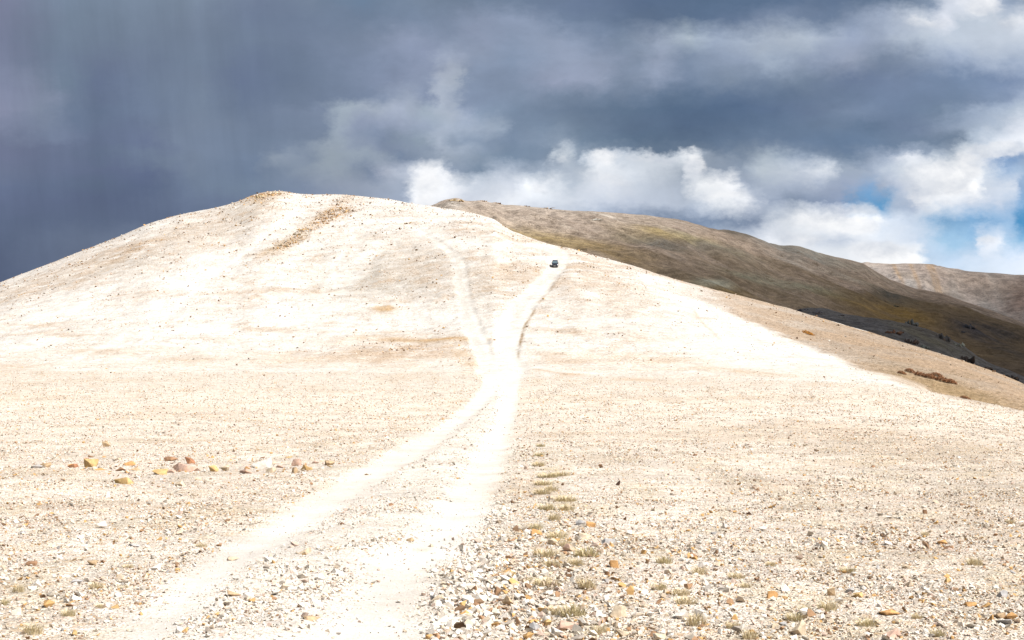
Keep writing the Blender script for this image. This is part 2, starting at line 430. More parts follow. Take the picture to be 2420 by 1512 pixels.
# tracks
put(smooth(-150, 10, whole) * smooth(90, 25, GY) * vis * .6 * (1 + fz), np.array((0.515, 0.465, 0.41)))
put(verge * 0.9, np.array((0.535, 0.485, 0.43)), 0.8)
put(m_near * 0.9, np.array((0.51, 0.472, 0.428)), 0.5)
sn = np.array((0.468, 0.424, 0.385))
sand = sn + (white - sn) * (smooth(30, 110, GY + 12 * fz) * .8 + .2 * (i_r > i_l))[..., None]
mk = (m_rut * (0.75 + .5 * fz).clip(.4, .95))[..., None]; COLm[:] = COLm * (1 - mk) + sand * mk; ROUGH = ROUGH * (1 - m_rut) + 0.18 * m_rut
put(m_rut * smooth(0.05, 0.45, -fz2 + fz) * .5, white, 0.1)
lines = np.exp(-(fbm(GX / 60, GY / 7 + GX / 40, 3, 55) / .035) ** 2) * smooth(-.1, .4, fbm(GX / 25, GY / 25, 2, 56))
put(lines * hz * (1 - m_track) * vis * .45, tan, 1.0)
put(m_br * (.8 + .4 * fz) * np.where(PXs > 520, .85 + .15 * smooth(290, 345, PYs), .65 + .35 * smooth(285, 345, PYs)) * (.6 + .4 * smooth(232, 250, PYs)), white * .99, 0.3)
# wheel-worn lines and dark verges of the branch tracks
for bnd, i_ in ((LBR, i_lb), (RBR, i_rb)):
    a = np.array(bnd, float); a = a[np.argsort(a[:, 0])] * K
    mid = np.interp(PYs, a[:, 0], a[:, 1] * .5 + a[:, 2] * .5); wd = np.interp(PYs, a[:, 0], a[:, 2] - a[:, 1])
    q = (PXs - mid) / np.maximum(wd, 1)
    put(m_br * np.exp(-((np.abs(q) - 0.05) / 0.07) ** 2) * smooth(375, 330, PYs) * .35, np.array((0.44, 0.41, 0.37)), 0.6)
    put(np.exp(-((q - 0.53) / 0.06) ** 2) * (np.abs(PYs - 310) < 56) * vis * (.25 if bnd is RBR else .08) * np.clip(.5 + 3 * fz, 0, 1.4), np.array((0.25, 0.17, 0.10)), 1.0)
put(np.exp(-(line_px(PXs, PYs, [(1262, 735), (1242, 765), (1232, 800), (1224, 840)], K) / 1.1) ** 2) * .75 * vis * (1 + 2 * fz), np.array((0.26, 0.18, 0.10)), 1.0)
put(gauss(1000, 1300, 22, 5) * .5 * (GY < 40), np.array((0.36, 0.27, 0.20)))
# near plain: drifts of darker gravel, thin straw cover
nr = (1 - hz) * (1 - m_track) * vis
put(nr * smooth(0.05, 0.5, fbm(GX / 3.5, GY / 6, 4, 60)) * .5, np.array((0.44, 0.355, 0.265)), 1.0)
put(nr * smooth(0.1, 0.5, fbm(GX / 14, GY / 30, 4, 63)) * .45, np.array((0.42, 0.33, 0.245)), 1.0)
put(nr * smooth(700, 1024, PXs) * smooth(400, 470, PYs) * .35, np.array((0.42, 0.345, 0.265)), 1.0)
put(nr * smooth(0.1, 0.4, fbm(GX / 1.4, GY / 2.2, 4, 66) + 0.1) * .4 * smooth(90, 20, GY), np.array((0.40, 0.34, 0.23)), 0.9)
strip = np.exp(-((PXs - np.interp(PYs, [440, 470, 500, 560, 640], [540, 548, 556, 566, 590])) / np.interp(PYs, [440, 500, 640], [8, 16, 60])) ** 2) * smooth(440, 462, PYs) * (1 - m_near) * vis
put(strip * smooth(-.15, .35, fbm(GX / .7, GY / 1.2, 4, 67)) * .8, np.array((0.37, 0.30, 0.185)), 0.8)
put(nr * smooth(0.1, 0.5, fbm(GX / 2.1, GY / 3.1, 3, 69)) * .4 * smooth(50, 14, GY), np.array((0.45, 0.37, 0.32)), 1.0)
COLm = np.clip(COLm, 0.02, 0.62)
NEARm = smooth(160, 50, GY)

V = np.stack([GX, GY, GZ], -1).reshape(-1, 3)
ii = np.arange(NR * NX).reshape(NR, NX)
FQ = np.stack([ii[:-1, :-1], ii[:-1, 1:], ii[1:, 1:], ii[1:, :-1]], -1).reshape(-1, 4)
# vertex normals of the whole sheet, shared by the pieces cut from it
du = np.gradient(V.reshape(NR, NX, 3), axis=1); dv = np.gradient(V.reshape(NR, NX, 3), axis=0)
NV = np.cross(du, dv); NV /= np.linalg.norm(NV, axis=-1, keepdims=True) + 1e-12
NV = NV.reshape(-1, 3)
fm = lambda a: a.reshape(NR, NX)[:-1, :-1].ravel()
f_track = fm(m_track) > 0.5
f_hill = (fm(hz) > 0.5) & ~f_track
f_plain = ~(f_track | f_hill)
colv, rv, nv_ = COLm.reshape(-1, 3), ROUGH.ravel(), NEARm.ravel()
def cut(name, sel, label):
    fq = FQ[sel]; used, inv = np.unique(fq, return_inverse=True)
    me = make_mesh(name, V[used], inv.reshape(-1, 4), {'col': ('POINT', 'FLOAT_COLOR', colv[used]), 'rough': ('POINT', 'FLOAT', rv[used]), 'near': ('POINT', 'FLOAT', nv_[used])}, True, M_GROUND)
    me.normals_split_custom_set_from_vertices(NV[used].astype(np.float32).tolist())
    return tag(link(name, me), label, None, None, 'structure')
cut('gravel_ground', f_plain, 'cream coloured gravel plain sloping away from the camera')
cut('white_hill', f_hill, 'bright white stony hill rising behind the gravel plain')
cut('dirt_track', f_track, 'white dirt track that forks at the foot of the hill')

# picking places on the sheet
def at_index(r, c):
    """position at fractional row / column of the sheet"""
    r0 = np.clip(np.floor(r).astype(int), 0, NR - 2); c0 = np.clip(np.floor(c).astype(int), 0, NX - 2)
    fr = (r - r0)[..., None]; fc = (c - c0)[..., None]
    G = V.reshape(NR, NX, 3)
    return (G[r0, c0] * (1 - fr) * (1 - fc) + G[r0 + 1, c0] * fr * (1 - fc) + G[r0, c0 + 1] * (1 - fr) * fc + G[r0 + 1, c0 + 1] * fr * fc)
PYg = 320 - F * (GZ - EYE) / GY
def spot(x, y):
    """the place on the visible sheet seen at column x, row y (1024 scale); also its normal"""
    c = np.interp(x, xc, np.arange(NX)); c0 = int(c); fc = c - c0
    p = PYg[:, c0] * (1 - fc) + PYg[:, c0 + 1] * fc
    k = N0 // 2
    while k < NR - 2 and p[k + 1] > y: k += 1
    r = k + (p[k] - y) / max(p[k] - p[k + 1], 1e-6)
    r = min(max(r, 0), NR - 2)
    P = at_index(np.array([r]), np.array([c]))[0]
    n = NV.reshape(NR, NX, 3)[int(r), c0]
    return Vector(P), Vector(n)

# ------------------------------------------------------------------ stones
def hull(npts, seed, sx=1, sy=1, sz=1):
    r = np.random.default_rng(seed)
    p = r.normal(size=(npts, 3)); p /= np.linalg.norm(p, axis=1, keepdims=True)
    p *= r.uniform(0.72, 1.1, (npts, 1)); p *= (sx, sy, sz)
    bm = bmesh.new()
    for q in p: bm.verts.new(q)
    res = bmesh.ops.convex_hull(bm, input=bm.verts)
    bmesh.ops.delete(bm, geom=[v for v in bm.verts if not v.link_faces], context='VERTS')
    bmesh.ops.triangulate(bm, faces=bm.faces)
    bmesh.ops.recalc_face_normals(bm, faces=bm.faces)
    bm.verts.index_update()
    v = np.array([x.co[:] for x in bm.verts]); f = np.array([[x.index for x in fc.verts] for fc in bm.faces])
    bm.free()
    return v, f
PEB = []
for i in range(24):
    r = np.random.default_rng(100 + i)
    PEB.append(hull(8 if i % 3 else 9, 200 + i, 1.0, r.uniform(.6, .95), r.uniform(.4, .8)))
PAL = np.array([(.57, .53, .475), (.54, .485, .41), (.48, .395, .30), (.46, .35, .285), (.45, .275, .115), (.35, .305, .26), (.20, .125, .075), (.31, .185, .105)])
W_PLAIN = np.array([.29, .22, .16, .09, .085, .065, .045, .045]); W_PLAIN /= W_PLAIN.sum()
W_VERGE = np.array([.48, .24, .10, .08, .025, .05, .012, .013]); W_VERGE /= W_VERGE.sum()
W_HILL = np.array([.05, .08, .14, .10, .16, .14, .20, .13]); W_HILL /= W_HILL.sum()
W_OCH = np.array([.02, .05, .15, .08, .35, .12, .12, .11]); W_OCH /= W_OCH.sum()

def scatter(name, dens, size_f, wts_idx, wts, label, sink=0.25, mat=M_STONE, cat='gravel', cap=10**9):
    """dens: stones per m2 on each face; ONE mesh of loose stones lying on the sheet"""
    G = V.reshape(NR, NX, 3)
    A = np.linalg.norm(np.cross(G[1:, :-1] - G[:-1, :-1], G[:-1, 1:] - G[:-1, :-1]), axis=-1)
    lam = (A * dens[:-1, :-1]).ravel()
    n = int(min(lam.sum(), cap))
    fi = np.searchsorted(np.cumsum(lam) / lam.sum(), rng.random(n))
    fi = np.clip(fi, 0, len(lam) - 1)
    r = fi // (NX - 1) + rng.random(n); c = fi % (NX - 1) + rng.random(n)
    P = at_index(r, c)
    ri, ci = np.minimum(r.astype(int), NR - 2), np.minimum(c.astype(int), NX - 2)
    sz = size_f(P, ri, ci, n)
    wi = wts_idx[ri, ci]
    colr = np.zeros((n, 3)); u = rng.random(n)
    for k, w in enumerate(wts):
        q = wi == k
        colr[q] = PAL[np.clip(np.searchsorted(np.cumsum(w), u[q]), 0, len(PAL) - 1)]
    colr *= rng.uniform(0.82, 1.12, (n, 1))
    which = rng.integers(0, len(PEB), n)
    vs, fs, cs, off = [], [], [], 0
    for k, (pv, pf) in enumerate(PEB):
        q = np.nonzero(which == k)[0]
        if not len(q): continue
        a = rng.random(len(q)) * 2 * np.pi
        tilt = rng.normal(0, 0.35, (len(q), 2))
        ca, sa = np.cos(a)[:, None], np.sin(a)[:, None]
        x = pv[None, :, 0] * ca - pv[None, :, 1] * sa; y = pv[None, :, 0] * sa + pv[None, :, 1] * ca; z = np.broadcast_to(pv[None, :, 2], x.shape)
        z = z + x * tilt[:, :1] + y * tilt[:, 1:]
        L = np.stack([x, y, z], -1) * sz[q][:, None, None]
        L[..., 2] -= sz[q][:, None] * sink * 0.3
        L[..., 2] += sz[q][:, None] * 0.36
        L += P[q][:, None, :]
        nv = len(pv)
        vs.append(L.reshape(-1, 3)); fs.append((pf[None] + (np.arange(len(q)) * nv)[:, None, None] + off).reshape(-1, 3))
        cs.append(np.repeat(colr[q], len(pf), 0)); off += nv * len(q)
    me = make_mesh(name, np.concatenate(vs), np.concatenate(fs), {'col': ('FACE', 'FLOAT_COLOR', np.concatenate(cs))}, False, mat)
    print(name, n)
    return tag(link(name, me), label, cat, None, 'stuff')

inview = ((PYg < 690) & (XX > -190) & (XX < 1214) & vis).astype(float)
patch = smooth(-0.22, 0.30, fbm(GX / 1.6, GY / 3.0, 4, 71) + .35 * fbm(GX / 7, GY / 9, 3, 72))
idx = np.where(verge + m_near > 0.4, 1, 0)
stony = (1 - m_rut) * (0.22 + 0.78 * patch) + 0.035
mid = np.clip(m_near - m_rut, 0, 1)
stony = stony * (1 - mid) + mid * (0.12 + .62 * patch)
stony = np.maximum(stony, verge * 1.15)
pilev = gauss(1180, 1440, 330, 120) * (GY < 30)
stony = stony * (1 + 0.5 * pilev)
def smin(Y): return 1.0 * Y / F
def size_near(P, ri, ci, n):
    s_ = np.maximum(0.0132, 0.60 * smin(P[:, 1])) * np.exp(rng.normal(0, np.where(P[:, 1] < 40, .52, .42), n)) * (1 + .45 * verge[ri, ci] + .55 * pilev[ri, ci])
    s_ = np.where(rng.random(n) < .045, s_ * 1.8, s_) * np.where(m_rut[ri, ci] > .5, .6, 1)
    return np.clip(s_, .005, .085)
fall = np.interp(np.log(GY), np.log([10, 14, 22, 35, 60, 100, 160, 260]), [900, 760, 420, 150, 32, 8.0, 2.4, 1.0])
dn = stony * inview * fall * (1 - hz) ** 1.5
scatter('gravel', dn, size_near, idx, [W_PLAIN, W_VERGE], 'loose pale gravel of angular stones covering the plain and the track verges', cap=340000)
# scree on the hill
rgh = np.clip(ROUGH - 0.3, 0, 1)
sp = smooth(-0.1, 0.45, fbm(GX / 9, GY / 12, 4, 75))
och = np.clip(gauss(735, 535, 75, 9, -38) + gauss(790, 512, 45, 9, -25) + gauss(670, 577, 42, 8, -25) + gauss(625, 465, 40, 9, -15) + .6 * gauss(960, 824, 120, 16) + .5 * gauss(1100, 850, 40, 18), 0, 1)
dh = inview * hz * (1 - m_track) * (0.10 + 1.5 * rgh * sp + 3.0 * och * (0.3 + sp)) * np.where(flank > .5, .35, 1)
def size_hill(P, ri, ci, n):
    return np.minimum(0.10 * (1 - rng.random(n)) ** (-1 / 2.8) * (1 + .5 * och[ri, ci]), 0.46) * np.clip(P[:, 1] / 380, .6, 1.4)
scatter('scree', dh, size_hill, np.where(och > .35, 1, 0), [W_HILL, W_OCH], 'dark and ochre scree dotting the face of the white hill', mat=M_STONE, cap=70000)

# ------------------------------------------------------------------ rocks that stand out
def rock_mesh(name, col, seed, sx, sy, sz, flat=0.0):
    r = np.random.default_rng(seed)
    bm = bmesh.new()
    v0, f0 = hull(int(r.integers(8, 11)), seed + 900, 1, r.uniform(.75, 1), 1)
    vs = [bm.verts.new(q) for q in v0]
    for f in f0: bm.faces.new([vs[i] for i in f])
    bmesh.ops.bevel(bm, geom=list(bm.edges), offset=0.03, segments=1, affect='EDGES')
    bmesh.ops.triangulate(bm, faces=bm.faces)
    bmesh.ops.subdivide_edges(bm, edges=list(bm.edges), cuts=1, use_grid_fill=True)
    bmesh.ops.triangulate(bm, faces=bm.faces)
    bm.verts.ensure_lookup_table()
    P = np.array([v.co[:] for v in bm.verts])
    d = 0.07 * fbm(P[:, 0] * 2 + P[:, 2], P[:, 1] * 2 - P[:, 2], 3, seed % 50) + 0.04 * perlin(P[:, 0] * 6, P[:, 1] * 6 + P[:, 2] * 5, seed % 40)
    P *= (1 + d)[:, None]
    P -= (P.max(0) + P.min(0)) / 2; P /= np.abs(P).max(0)
    P *= (sx, sy, sz)
    F_ = np.array([[x.index for x in f.verts] for f in bm.faces if len(f.verts) == 3])
    bm.verts.index_update()
    bm.free()
    cc = np.tile(np.asarray(col), (len(P), 1)) * (1 + 0.35 * fbm(P[:, 0] * 3 / sx, P[:, 1] * 3 / sx + P[:, 2] / sx, 3, seed % 30))[:, None]
    return make_mesh(name, P, F_, {'col': ('POINT', 'FLOAT_COLOR', np.clip(cc, .02, .62))}, False, M_ROCK)

RC = dict(white=(.56, .52, .47), cream=(.50, .41, .30), pink=(.44, .30, .235), ochre=(.46, .315, .145), orange=(.44, .25, .105), brown=(.25, .145, .085), dark=(.10, .06, .045), tan=(.40, .29, .18), grey=(.34, .33, .325), red=(.30, .145, .08))
def rock(x, y, w, h, col, label, group=None, deep=0.8, name='rock', seed=None):
    """a rock whose foot is seen at (x, y + h/2), about w by h px across (4096-wide photograph px)"""
    P, n = spot(x / 4, (y + h * 0.42) / 4)
    m = P.y / (F * 4)
    sx, sz = w * m / 2, h * m / 2 * 1.2
    sd = seed or int(x * 7 + y * 13) % 9973
    me = rock_mesh(name, RC[col], sd, sx, sx * deep, sz)
    o = link(name, me)
    o.location = P + Vector((0, sx * deep * 0.3, sz * 0.38))
    o.rotation_euler = (random.uniform(-.12, .12), random.uniform(-.12, .12), 0)
    return tag(o, label, 'rock', group)
def L4(x, y): return x * 0.62, 1700 + y * 0.62
def L5(x, y): return 1300 + x * 0.62, 1700 + y * 0.62
def L6(x, y): return 2600 + x * 0.618, 1700 + y * 0.618
ROCKS4 = [
 (690, 122, 62, 44, 'tan', 'small tan orange rock lying alone behind the row of rocks on the left plain'),
 (300, 258, 62, 36, 'tan', 'tan orange low rock near the left end of the left rock row'),
 (235, 266, 70, 30, 'grey', 'grey white flat rock at the far left end of the left rock row'),
 (468, 262, 66, 30, 'red', 'low rust red rock just left of the peaked orange rock'),
 (580, 244, 94, 66, 'ochre', 'peaked orange ochre rock, tallest at the left end of the rock row'),
 (835, 247, 92, 34, 'orange', 'flat orange slab between the peaked orange rock and the dark brown flat rock'),
 (780, 285, 66, 26, 'brown', 'low brown rock in front of the flat orange slab'),
 (1100, 217, 88, 34, 'brown', 'dark brown flat rock at the back of the left rock row'),
 (1225, 230, 84, 48, 'red', 'reddish brown wedge shaped rock behind the broad pink rock'),
 (1185, 276, 196, 62, 'pink', 'broad pink rock, widest one in the left rock row'),
 (1030, 304, 104, 38, 'ochre', 'mustard ochre low rock touching the left end of the broad pink rock'),
 (1380, 280, 62, 46, 'ochre', 'small ochre and cream rock right of the broad pink rock'),
 (1450, 278, 62, 42, 'cream', 'pale cream rock midway between the broad pink rock and the large white rock'),
 (1690, 242, 140, 84, 'white', 'largest white rock with a dark left face in the rock row'),
 (1580, 296, 84, 42, 'pink', 'pinkish low rock at the left foot of the large white rock'),
 (1745, 290, 72, 42, 'cream', 'cream rock at the right foot of the large white rock'),
 (1910, 240, 62, 54, 'pink', 'pinkish grey pyramid shaped rock near the right end of the row'),
 (1905, 290, 62, 42, 'tan', 'pale brown rock in front of the pinkish pyramid rock'),
 (1978, 270, 84, 48, 'ochre', 'yellow ochre block right beside the pinkish pyramid rock'),
 (2125, 243, 68, 38, 'tan', 'rounded brown rock standing last at the right end of the rock row'),
 (795, 358, 134, 50, 'ochre', 'broad ochre cream rock lying in front of the left rock row'),
 (1165, 376, 76, 42, 'cream', 'pale cream rock in front of the broad pink rock'),
 (1005, 915, 64, 54, 'white', 'upright white rock with a dark side beside the left rut'),
 (590, 886, 74, 42, 'tan', 'tan rock with a dark hollow left of the upright white rock'),
 (205, 892, 78, 36, 'brown', 'brown low rock near the left edge of the foreground gravel'),
 (485, 1110, 84, 48, 'white', 'angular chalk white rock in the lower left foreground'),
 (440, 1160, 76, 22, 'brown', 'thin brown slab just below the angular chalk white rock'),
 (660, 640, 70, 52, 'white', 'white rock with a black left edge halfway down the left gravel'),
 (495, 1010, 74, 34, 'grey', 'grey flat rock above the angular chalk white rock'),
 (235, 1022, 76, 46, 'white', 'rounded white rock left of the grey flat rock in the lower left'),
 (860, 775, 80, 26, 'grey', 'violet grey thin slab in the middle of the left gravel'),
 (140, 692, 60, 26, 'grey', 'dark grey stone near the left border among pink gravel'),
 (1500, 860, 84, 30, 'cream', 'cream flat stone lying in the sandy left rut'),
 (1965, 808, 80, 44, 'cream', 'cream and orange rock on the stony strip between the ruts'),
 (1595, 1095, 90, 46, 'white', 'white rock on the stony strip in the lower middle of the track'),
 (1510, 1085, 100, 40, 'tan', 'tan leaning slab touching the white rock on the stony strip'),
 (2010, 1248, 110, 34, 'tan', 'tan white slab in the lower middle of the track'),
 (2175, 942, 84, 42, 'white', 'smooth rounded white rock between the two ruts'),
]
ROCKS5 = [
 (1715, 640, 64, 44, 'orange', 'dark orange brown rock right of the straw grass strip'),
 (1865, 896, 70, 56, 'orange', 'bright orange rock standing alone right of the grass strip'),
 (1180, 1132, 78, 76, 'tan', 'upright rock with pale top and brown front on the right verge'),
 (1375, 692, 88, 48, 'orange', 'orange and white rock on the left side of the grass strip'),
 (1680, 720, 90, 56, 'cream', 'cream rock with orange stain right of the grass strip'),
 (880, 938, 78, 26, 'pink', 'flat pink slab at the edge of the right rut'),
 (1170, 948, 120, 34, 'tan', 'long flat tan slab on the right verge'),
 (548, 737, 58, 34, 'tan', 'tan stone lying in the middle of the white right rut'),
 (425, 512, 34, 22, 'brown', 'small brown stone on the strip between the ruts, farther up'),
 (110, 634, 34, 20, 'brown', 'small brown stone on the strip between the ruts, left and lower'),
 (1890, 372, 28, 42, 'dark', 'dark brown upright stone on the plain beyond the grass strip'),
 (1890, 1200, 110, 84, 'cream', 'big beige rock at the bottom right of the grass strip'),
 (1550, 1290, 180, 74, 'pink', 'long pinkish grey slab at the bottom of the right verge'),
 (1355, 1300, 76, 70, 'grey', 'blue grey block at the bottom of the right verge'),
 (1920, 1345, 88, 74, 'cream', 'cream tan block at the bottom beside the big beige rock'),
 (1510, 1335, 100, 80, 'white', 'white block below the long pinkish grey slab'),
 (955, 1135, 74, 60, 'white', 'white block left of the upright pale topped rock'),
 (1470, 752, 70, 48, 'cream', 'cream rock between two straw tufts of the grass strip'),
 (1650, 630, 70, 40, 'grey', 'pale grey rock left of the dark orange brown rock'),
 (1830, 750, 92, 40, 'grey', 'grey white slanting slab right of the cream rock with orange stain'),
 (1580, 790, 90, 56, 'pink', 'pinkish white rock inside the grass strip'),
 (65, 792, 70, 36, 'cream', 'pale rock on the stony strip at the left of the white rut'),
 (1450, 1150, 80, 50, 'white', 'white rock under the lowest tufts of the grass strip'),
]
ROCKS6 = [
 (487, 650, 52, 46, 'white', 'white cube like rock on the right plain'),
 (575, 133, 32, 30, 'white', 'small white pyramid rock far out on the right plain'),
 (290, 193, 32, 16, 'brown', 'tiny brown rock far out left of the small white pyramid'),
 (1445, 267, 30, 16, 'brown', 'tiny brown rock far out on the middle of the right plain'),
 (1780, 560, 26, 34, 'brown', 'narrow upright brown rock on the far right plain'),
 (1125, 765, 66, 22, 'brown', 'flat brown slab in the middle of the right plain'),
 (1540, 762, 56, 34, 'white', 'round grey white rock right of the flat brown slab'),
 (1895, 756, 70, 34, 'orange', 'pale orange wedge rock on the right plain'),
 (1935, 792, 60, 22, 'brown', 'flat brown rock just below the pale orange wedge'),
 (2110, 743, 42, 18, 'brown', 'low brown rock right of the pale orange wedge'),
 (640, 570, 46, 24, 'dark', 'blackish low rock above the white cube like rock'),
 (790, 1096, 88, 56, 'orange', 'vivid orange rock low in the right foreground'),
 (1555, 1212, 136, 40, 'orange', 'long dark orange slab in the lower right foreground'),
 (965, 1312, 100, 110, 'cream', 'large upright beige rock at the bottom of the right foreground'),
 (320, 1216, 76, 64, 'white', 'pinkish white block in the bottom right foreground, left part'),
 (210, 1226, 96, 64, 'white', 'knobbly white rock touching the pinkish white block'),
 (2285, 1092, 70, 56, 'grey', 'tall grey white rock near the right border'),
 (2080, 1158, 96, 30, 'orange', 'orange brown flat slab left of the tall grey white rock'),
 (2345, 1236, 90, 50, 'orange', 'orange brown rock in the heap at the right border'),
 (2265, 1230, 70, 48, 'tan', 'tan rock on the left of the heap at the right border'),
 (2300, 1280, 110, 50, 'grey', 'grey rock at the base of the heap at the right border'),
 (1350, 1098, 80, 42, 'ochre', 'ochre and cream rock right of the blue white stones in the lower right'),
 (1170, 1076, 56, 66, 'tan', 'upright tan rock left of the ochre and cream rock'),
 (730, 672, 66, 34, 'white', 'grey white flat rock right of the white cube like rock'),
 (700, 998, 56, 18, 'brown', 'thin brown slab above the vivid orange rock'),
 (440, 1020, 56, 22, 'orange', 'small orange flat rock in the lower right foreground'),
 (1580, 1352, 120, 66, 'pink', 'pale pinkish orange rock cut by the bottom border'),
 (340, 902, 66, 50, 'white', 'white rock above the small orange flat rock'),
 (500, 1056, 116, 34, 'white', 'wide flat white rock below the small orange flat rock'),
 (280, 838, 66, 38, 'brown', 'broken brown rock above the white rock on the right plain'),
 (1290, 1070, 60, 40, 'grey', 'blue grey rock in the lower right between tan and ochre rocks'),
 (60, 1370, 100, 50, 'cream', 'cream and orange rock at the bottom border below the white rocks'),
]
for L, lst in ((L4, ROCKS4), (L5, ROCKS5), (L6, ROCKS6)):
    for (x, y, w, h, c, lab) in lst:
        X, Y = L(x, y)
        rock(X, Y, w * 0.62, h * 0.62, c, lab, seed=31 if 'largest white' in lab else None)
# broken bits lying about the left rock row
FR = [rock_mesh('rock_fragment', RC[c], 7000 + k * 13, 1, .8, .6) for k, c in enumerate(('ochre', 'orange', 'tan', 'pink', 'brown', 'cream'))]
FW = ('ochre', 'orange', 'tan', 'pink', 'brown', 'cream')
for i in range(46):
    q = random.random(); k = random.randrange(6)
    xx = random.choice((240, 320, 430, 540, 680, 760, 1010, 1090, 1250)) * random.uniform(.9, 1.1) + random.gauss(0, 60); yy = 1862 + random.gauss(0, 26)
    P, n = spot(xx / 4, yy / 4); s_ = random.uniform(.04, .11)
    o = link('rock_fragment', FR[k]); o.location = P + Vector((0, 0, s_ * .2)); o.scale = (s_ * random.uniform(1, 1.7), s_, s_ * random.uniform(.6, 1)); o.rotation_euler = (random.uniform(-.3, .3), random.uniform(-.3, .3), random.uniform(0, 6.28))
    tag(o, 'small %s rock fragment lying among the left rock row' % FW[k], 'rock', '%s fragments among the left rock row' % FW[k])
# medium loose stones, copies sharing a few meshes
MS = {}
for c in ('white', 'cream', 'ochre', 'grey', 'brown'):
    for k in range(5):
        r = np.random.default_rng(k * 7 + len(c))
        MS[c, k] = rock_mesh('stone', RC[c], 5000 + k * 31 + len(c) * 3, 1, r.uniform(.6, .95), r.uniform(.45, .75))
ZON = [('on the gravel left of the track', (40, 380, 500, 636), 'stones left of the track'), ('on the stony verge right of the track', (430, 560, 540, 638), 'stones on the right verge'),
       ('on the gravel plain right of the grass strip', (580, 1015, 500, 636), 'stones on the right plain')]
WORD = dict(white='chalk white', cream='cream', ochre='ochre yellow', grey='ash grey', brown='dark brown')
cnt = 0
for zi, (where, (x0, x1, y0, y1), grp) in enumerate(ZON):
    for i in range(54 if zi != 1 else 46):
        c = random.choices(('white', 'cream', 'ochre', 'grey', 'brown'), (5, 4, 2, 2, 1.2) if zi != 1 else (7, 3, .8, 1.5, .5))[0]
        yy = y0 + (y1 - y0) * random.random() ** .7; xx = random.uniform(x0, x1)
        P, n = spot(xx, yy)
        if zi == 0 and whole[0].size and xx > 100 + (640 - yy) * 2.2: continue
        o = link('stone', MS[c, random.randrange(5)])
        s_ = random.uniform(.026, .05) * (1 + .25 * (zi == 1))
        o.scale = (s_, s_, s_); o.location = P + Vector((0, 0, s_ * .3))
        o.rotation_euler = (random.uniform(-.3, .3), random.uniform(-.3, .3), random.uniform(0, 6.28))
        tag(o, 'fist sized %s stone %s' % (WORD[c], where), 'stone', '%s %s' % (WORD[c], grp)); cnt += 1
print('stones', cnt)

# ------------------------------------------------------------------ grass tufts
M_GRASS = flat_col_mat('dry_grass')
def tuft_mesh(seed, nb=240, green=0.2):
    r = np.random.default_rng(seed)
    vs, fs, cs = [], [], []
    for i in range(nb):
        a = r.random() * 6.283; rad = math.sqrt(r.random())
        bx, by = rad * math.cos(a), rad * math.sin(a)
        h = r.uniform(.35, 1.0) * (1.1 - .5 * rad); lean = r.uniform(.3, 1.3)
        d = a + r.normal(0, .7); dx, dy = math.cos(d) * lean * h, math.sin(d) * lean * h
        w = 0.028; wx, wy = -math.sin(d) * w, math.cos(d) * w
        b0 = len(vs)
        vs += [(bx - wx, by - wy, -.05), (bx + wx, by + wy, -.05), (bx + dx * .45 + wx * .7, by + dy * .45 + wy * .7, h * .6), (bx + dx * .45 - wx * .7, by + dy * .45 - wy * .7, h * .6), (bx + dx, by + dy, h * .8), (bx + dx, by + dy, h * .8 + .01)]
        fs += [(b0, b0 + 1, b0 + 2, b0 + 3), (b0 + 3, b0 + 2, b0 + 4, b0 + 5)]
        c = np.array((.66, .545, .35)) * r.uniform(.75, 1.1) if r.random() > green else np.array((.47, .41, .22)) * r.uniform(.8, 1.2)
        cs += [c, c]
    return make_mesh('grass_tuft', np.array(vs), np.array(fs), {'col': ('FACE', 'FLOAT_COLOR', np.array(cs))}, False, M_GRASS)
TM = [tuft_mesh(i, 230, .12 + .3 * (i % 3 == 2)) for i in range(6)]
def tufts(L, lst, fmt, grp):
    for i, t in enumerate(lst):
        x, y, w, h = t[:4]
        X, Y = L(x, y)
        P, n = spot(X / 4, (Y + h * .62 * .35) / 4)
        m = P.y / (F * 4) * .62
        o = link('grass_tuft', TM[i % 6]); rx = w * m / 2.3
        o.scale = (rx * .95, rx * .8, max(min(h * m * 1.9, .20), .07)); o.location = P + Vector((0, 0, -.004)); o.rotation_euler = (0, 0, 0.3 * (i % 5) - .6)
        tag(o, t[4] if len(t) > 4 else fmt, 'grass', grp)
tufts(L5, [(1480, 598, 100, 48, 'roundest olive yellow grass tuft standing alone in the grass strip'), (1410, 372, 140, 44), (1440, 322, 150, 44), (1525, 312, 130, 44), (1380, 245, 110, 52), (1382, 190, 90, 34), (1400, 430, 140, 46), (1555, 470, 170, 60),
           (1430, 530, 130, 46), (1500, 706, 170, 76), (1420, 830, 200, 66, 'wide pale straw tuft at the left side of the grass strip'), (1690, 820, 210, 80, 'broadest straw tuft on the right side of the grass strip'), (1460, 900, 130, 44), (1550, 770, 90, 50), (1360, 660, 110, 40),
           (1430, 1024, 210, 52), (1690, 1034, 140, 66), (1600, 1205, 210, 80), (1480, 1205, 130, 44), (1560, 535, 130, 40), (1390, 130, 70, 26), (1460, 410, 100, 36), (1620, 890, 120, 40), (1340, 1010, 100, 36), (1770, 1330, 110, 50)],
      'straw coloured grass tuft in the strip right of the track', 'straw tufts of the grass strip')
tufts(L4, [(120, 1062, 100, 44), (620, 1042, 110, 44), (440, 1216, 110, 44), (1300, 777, 80, 24), (830, 915, 80, 24), (35, 1148, 80, 36), (210, 1325, 170, 60), (650, 1168, 80, 24), (800, 1050, 70, 24)],
      'olive grass tuft on the gravel left of the track', 'grass tufts left of the track')
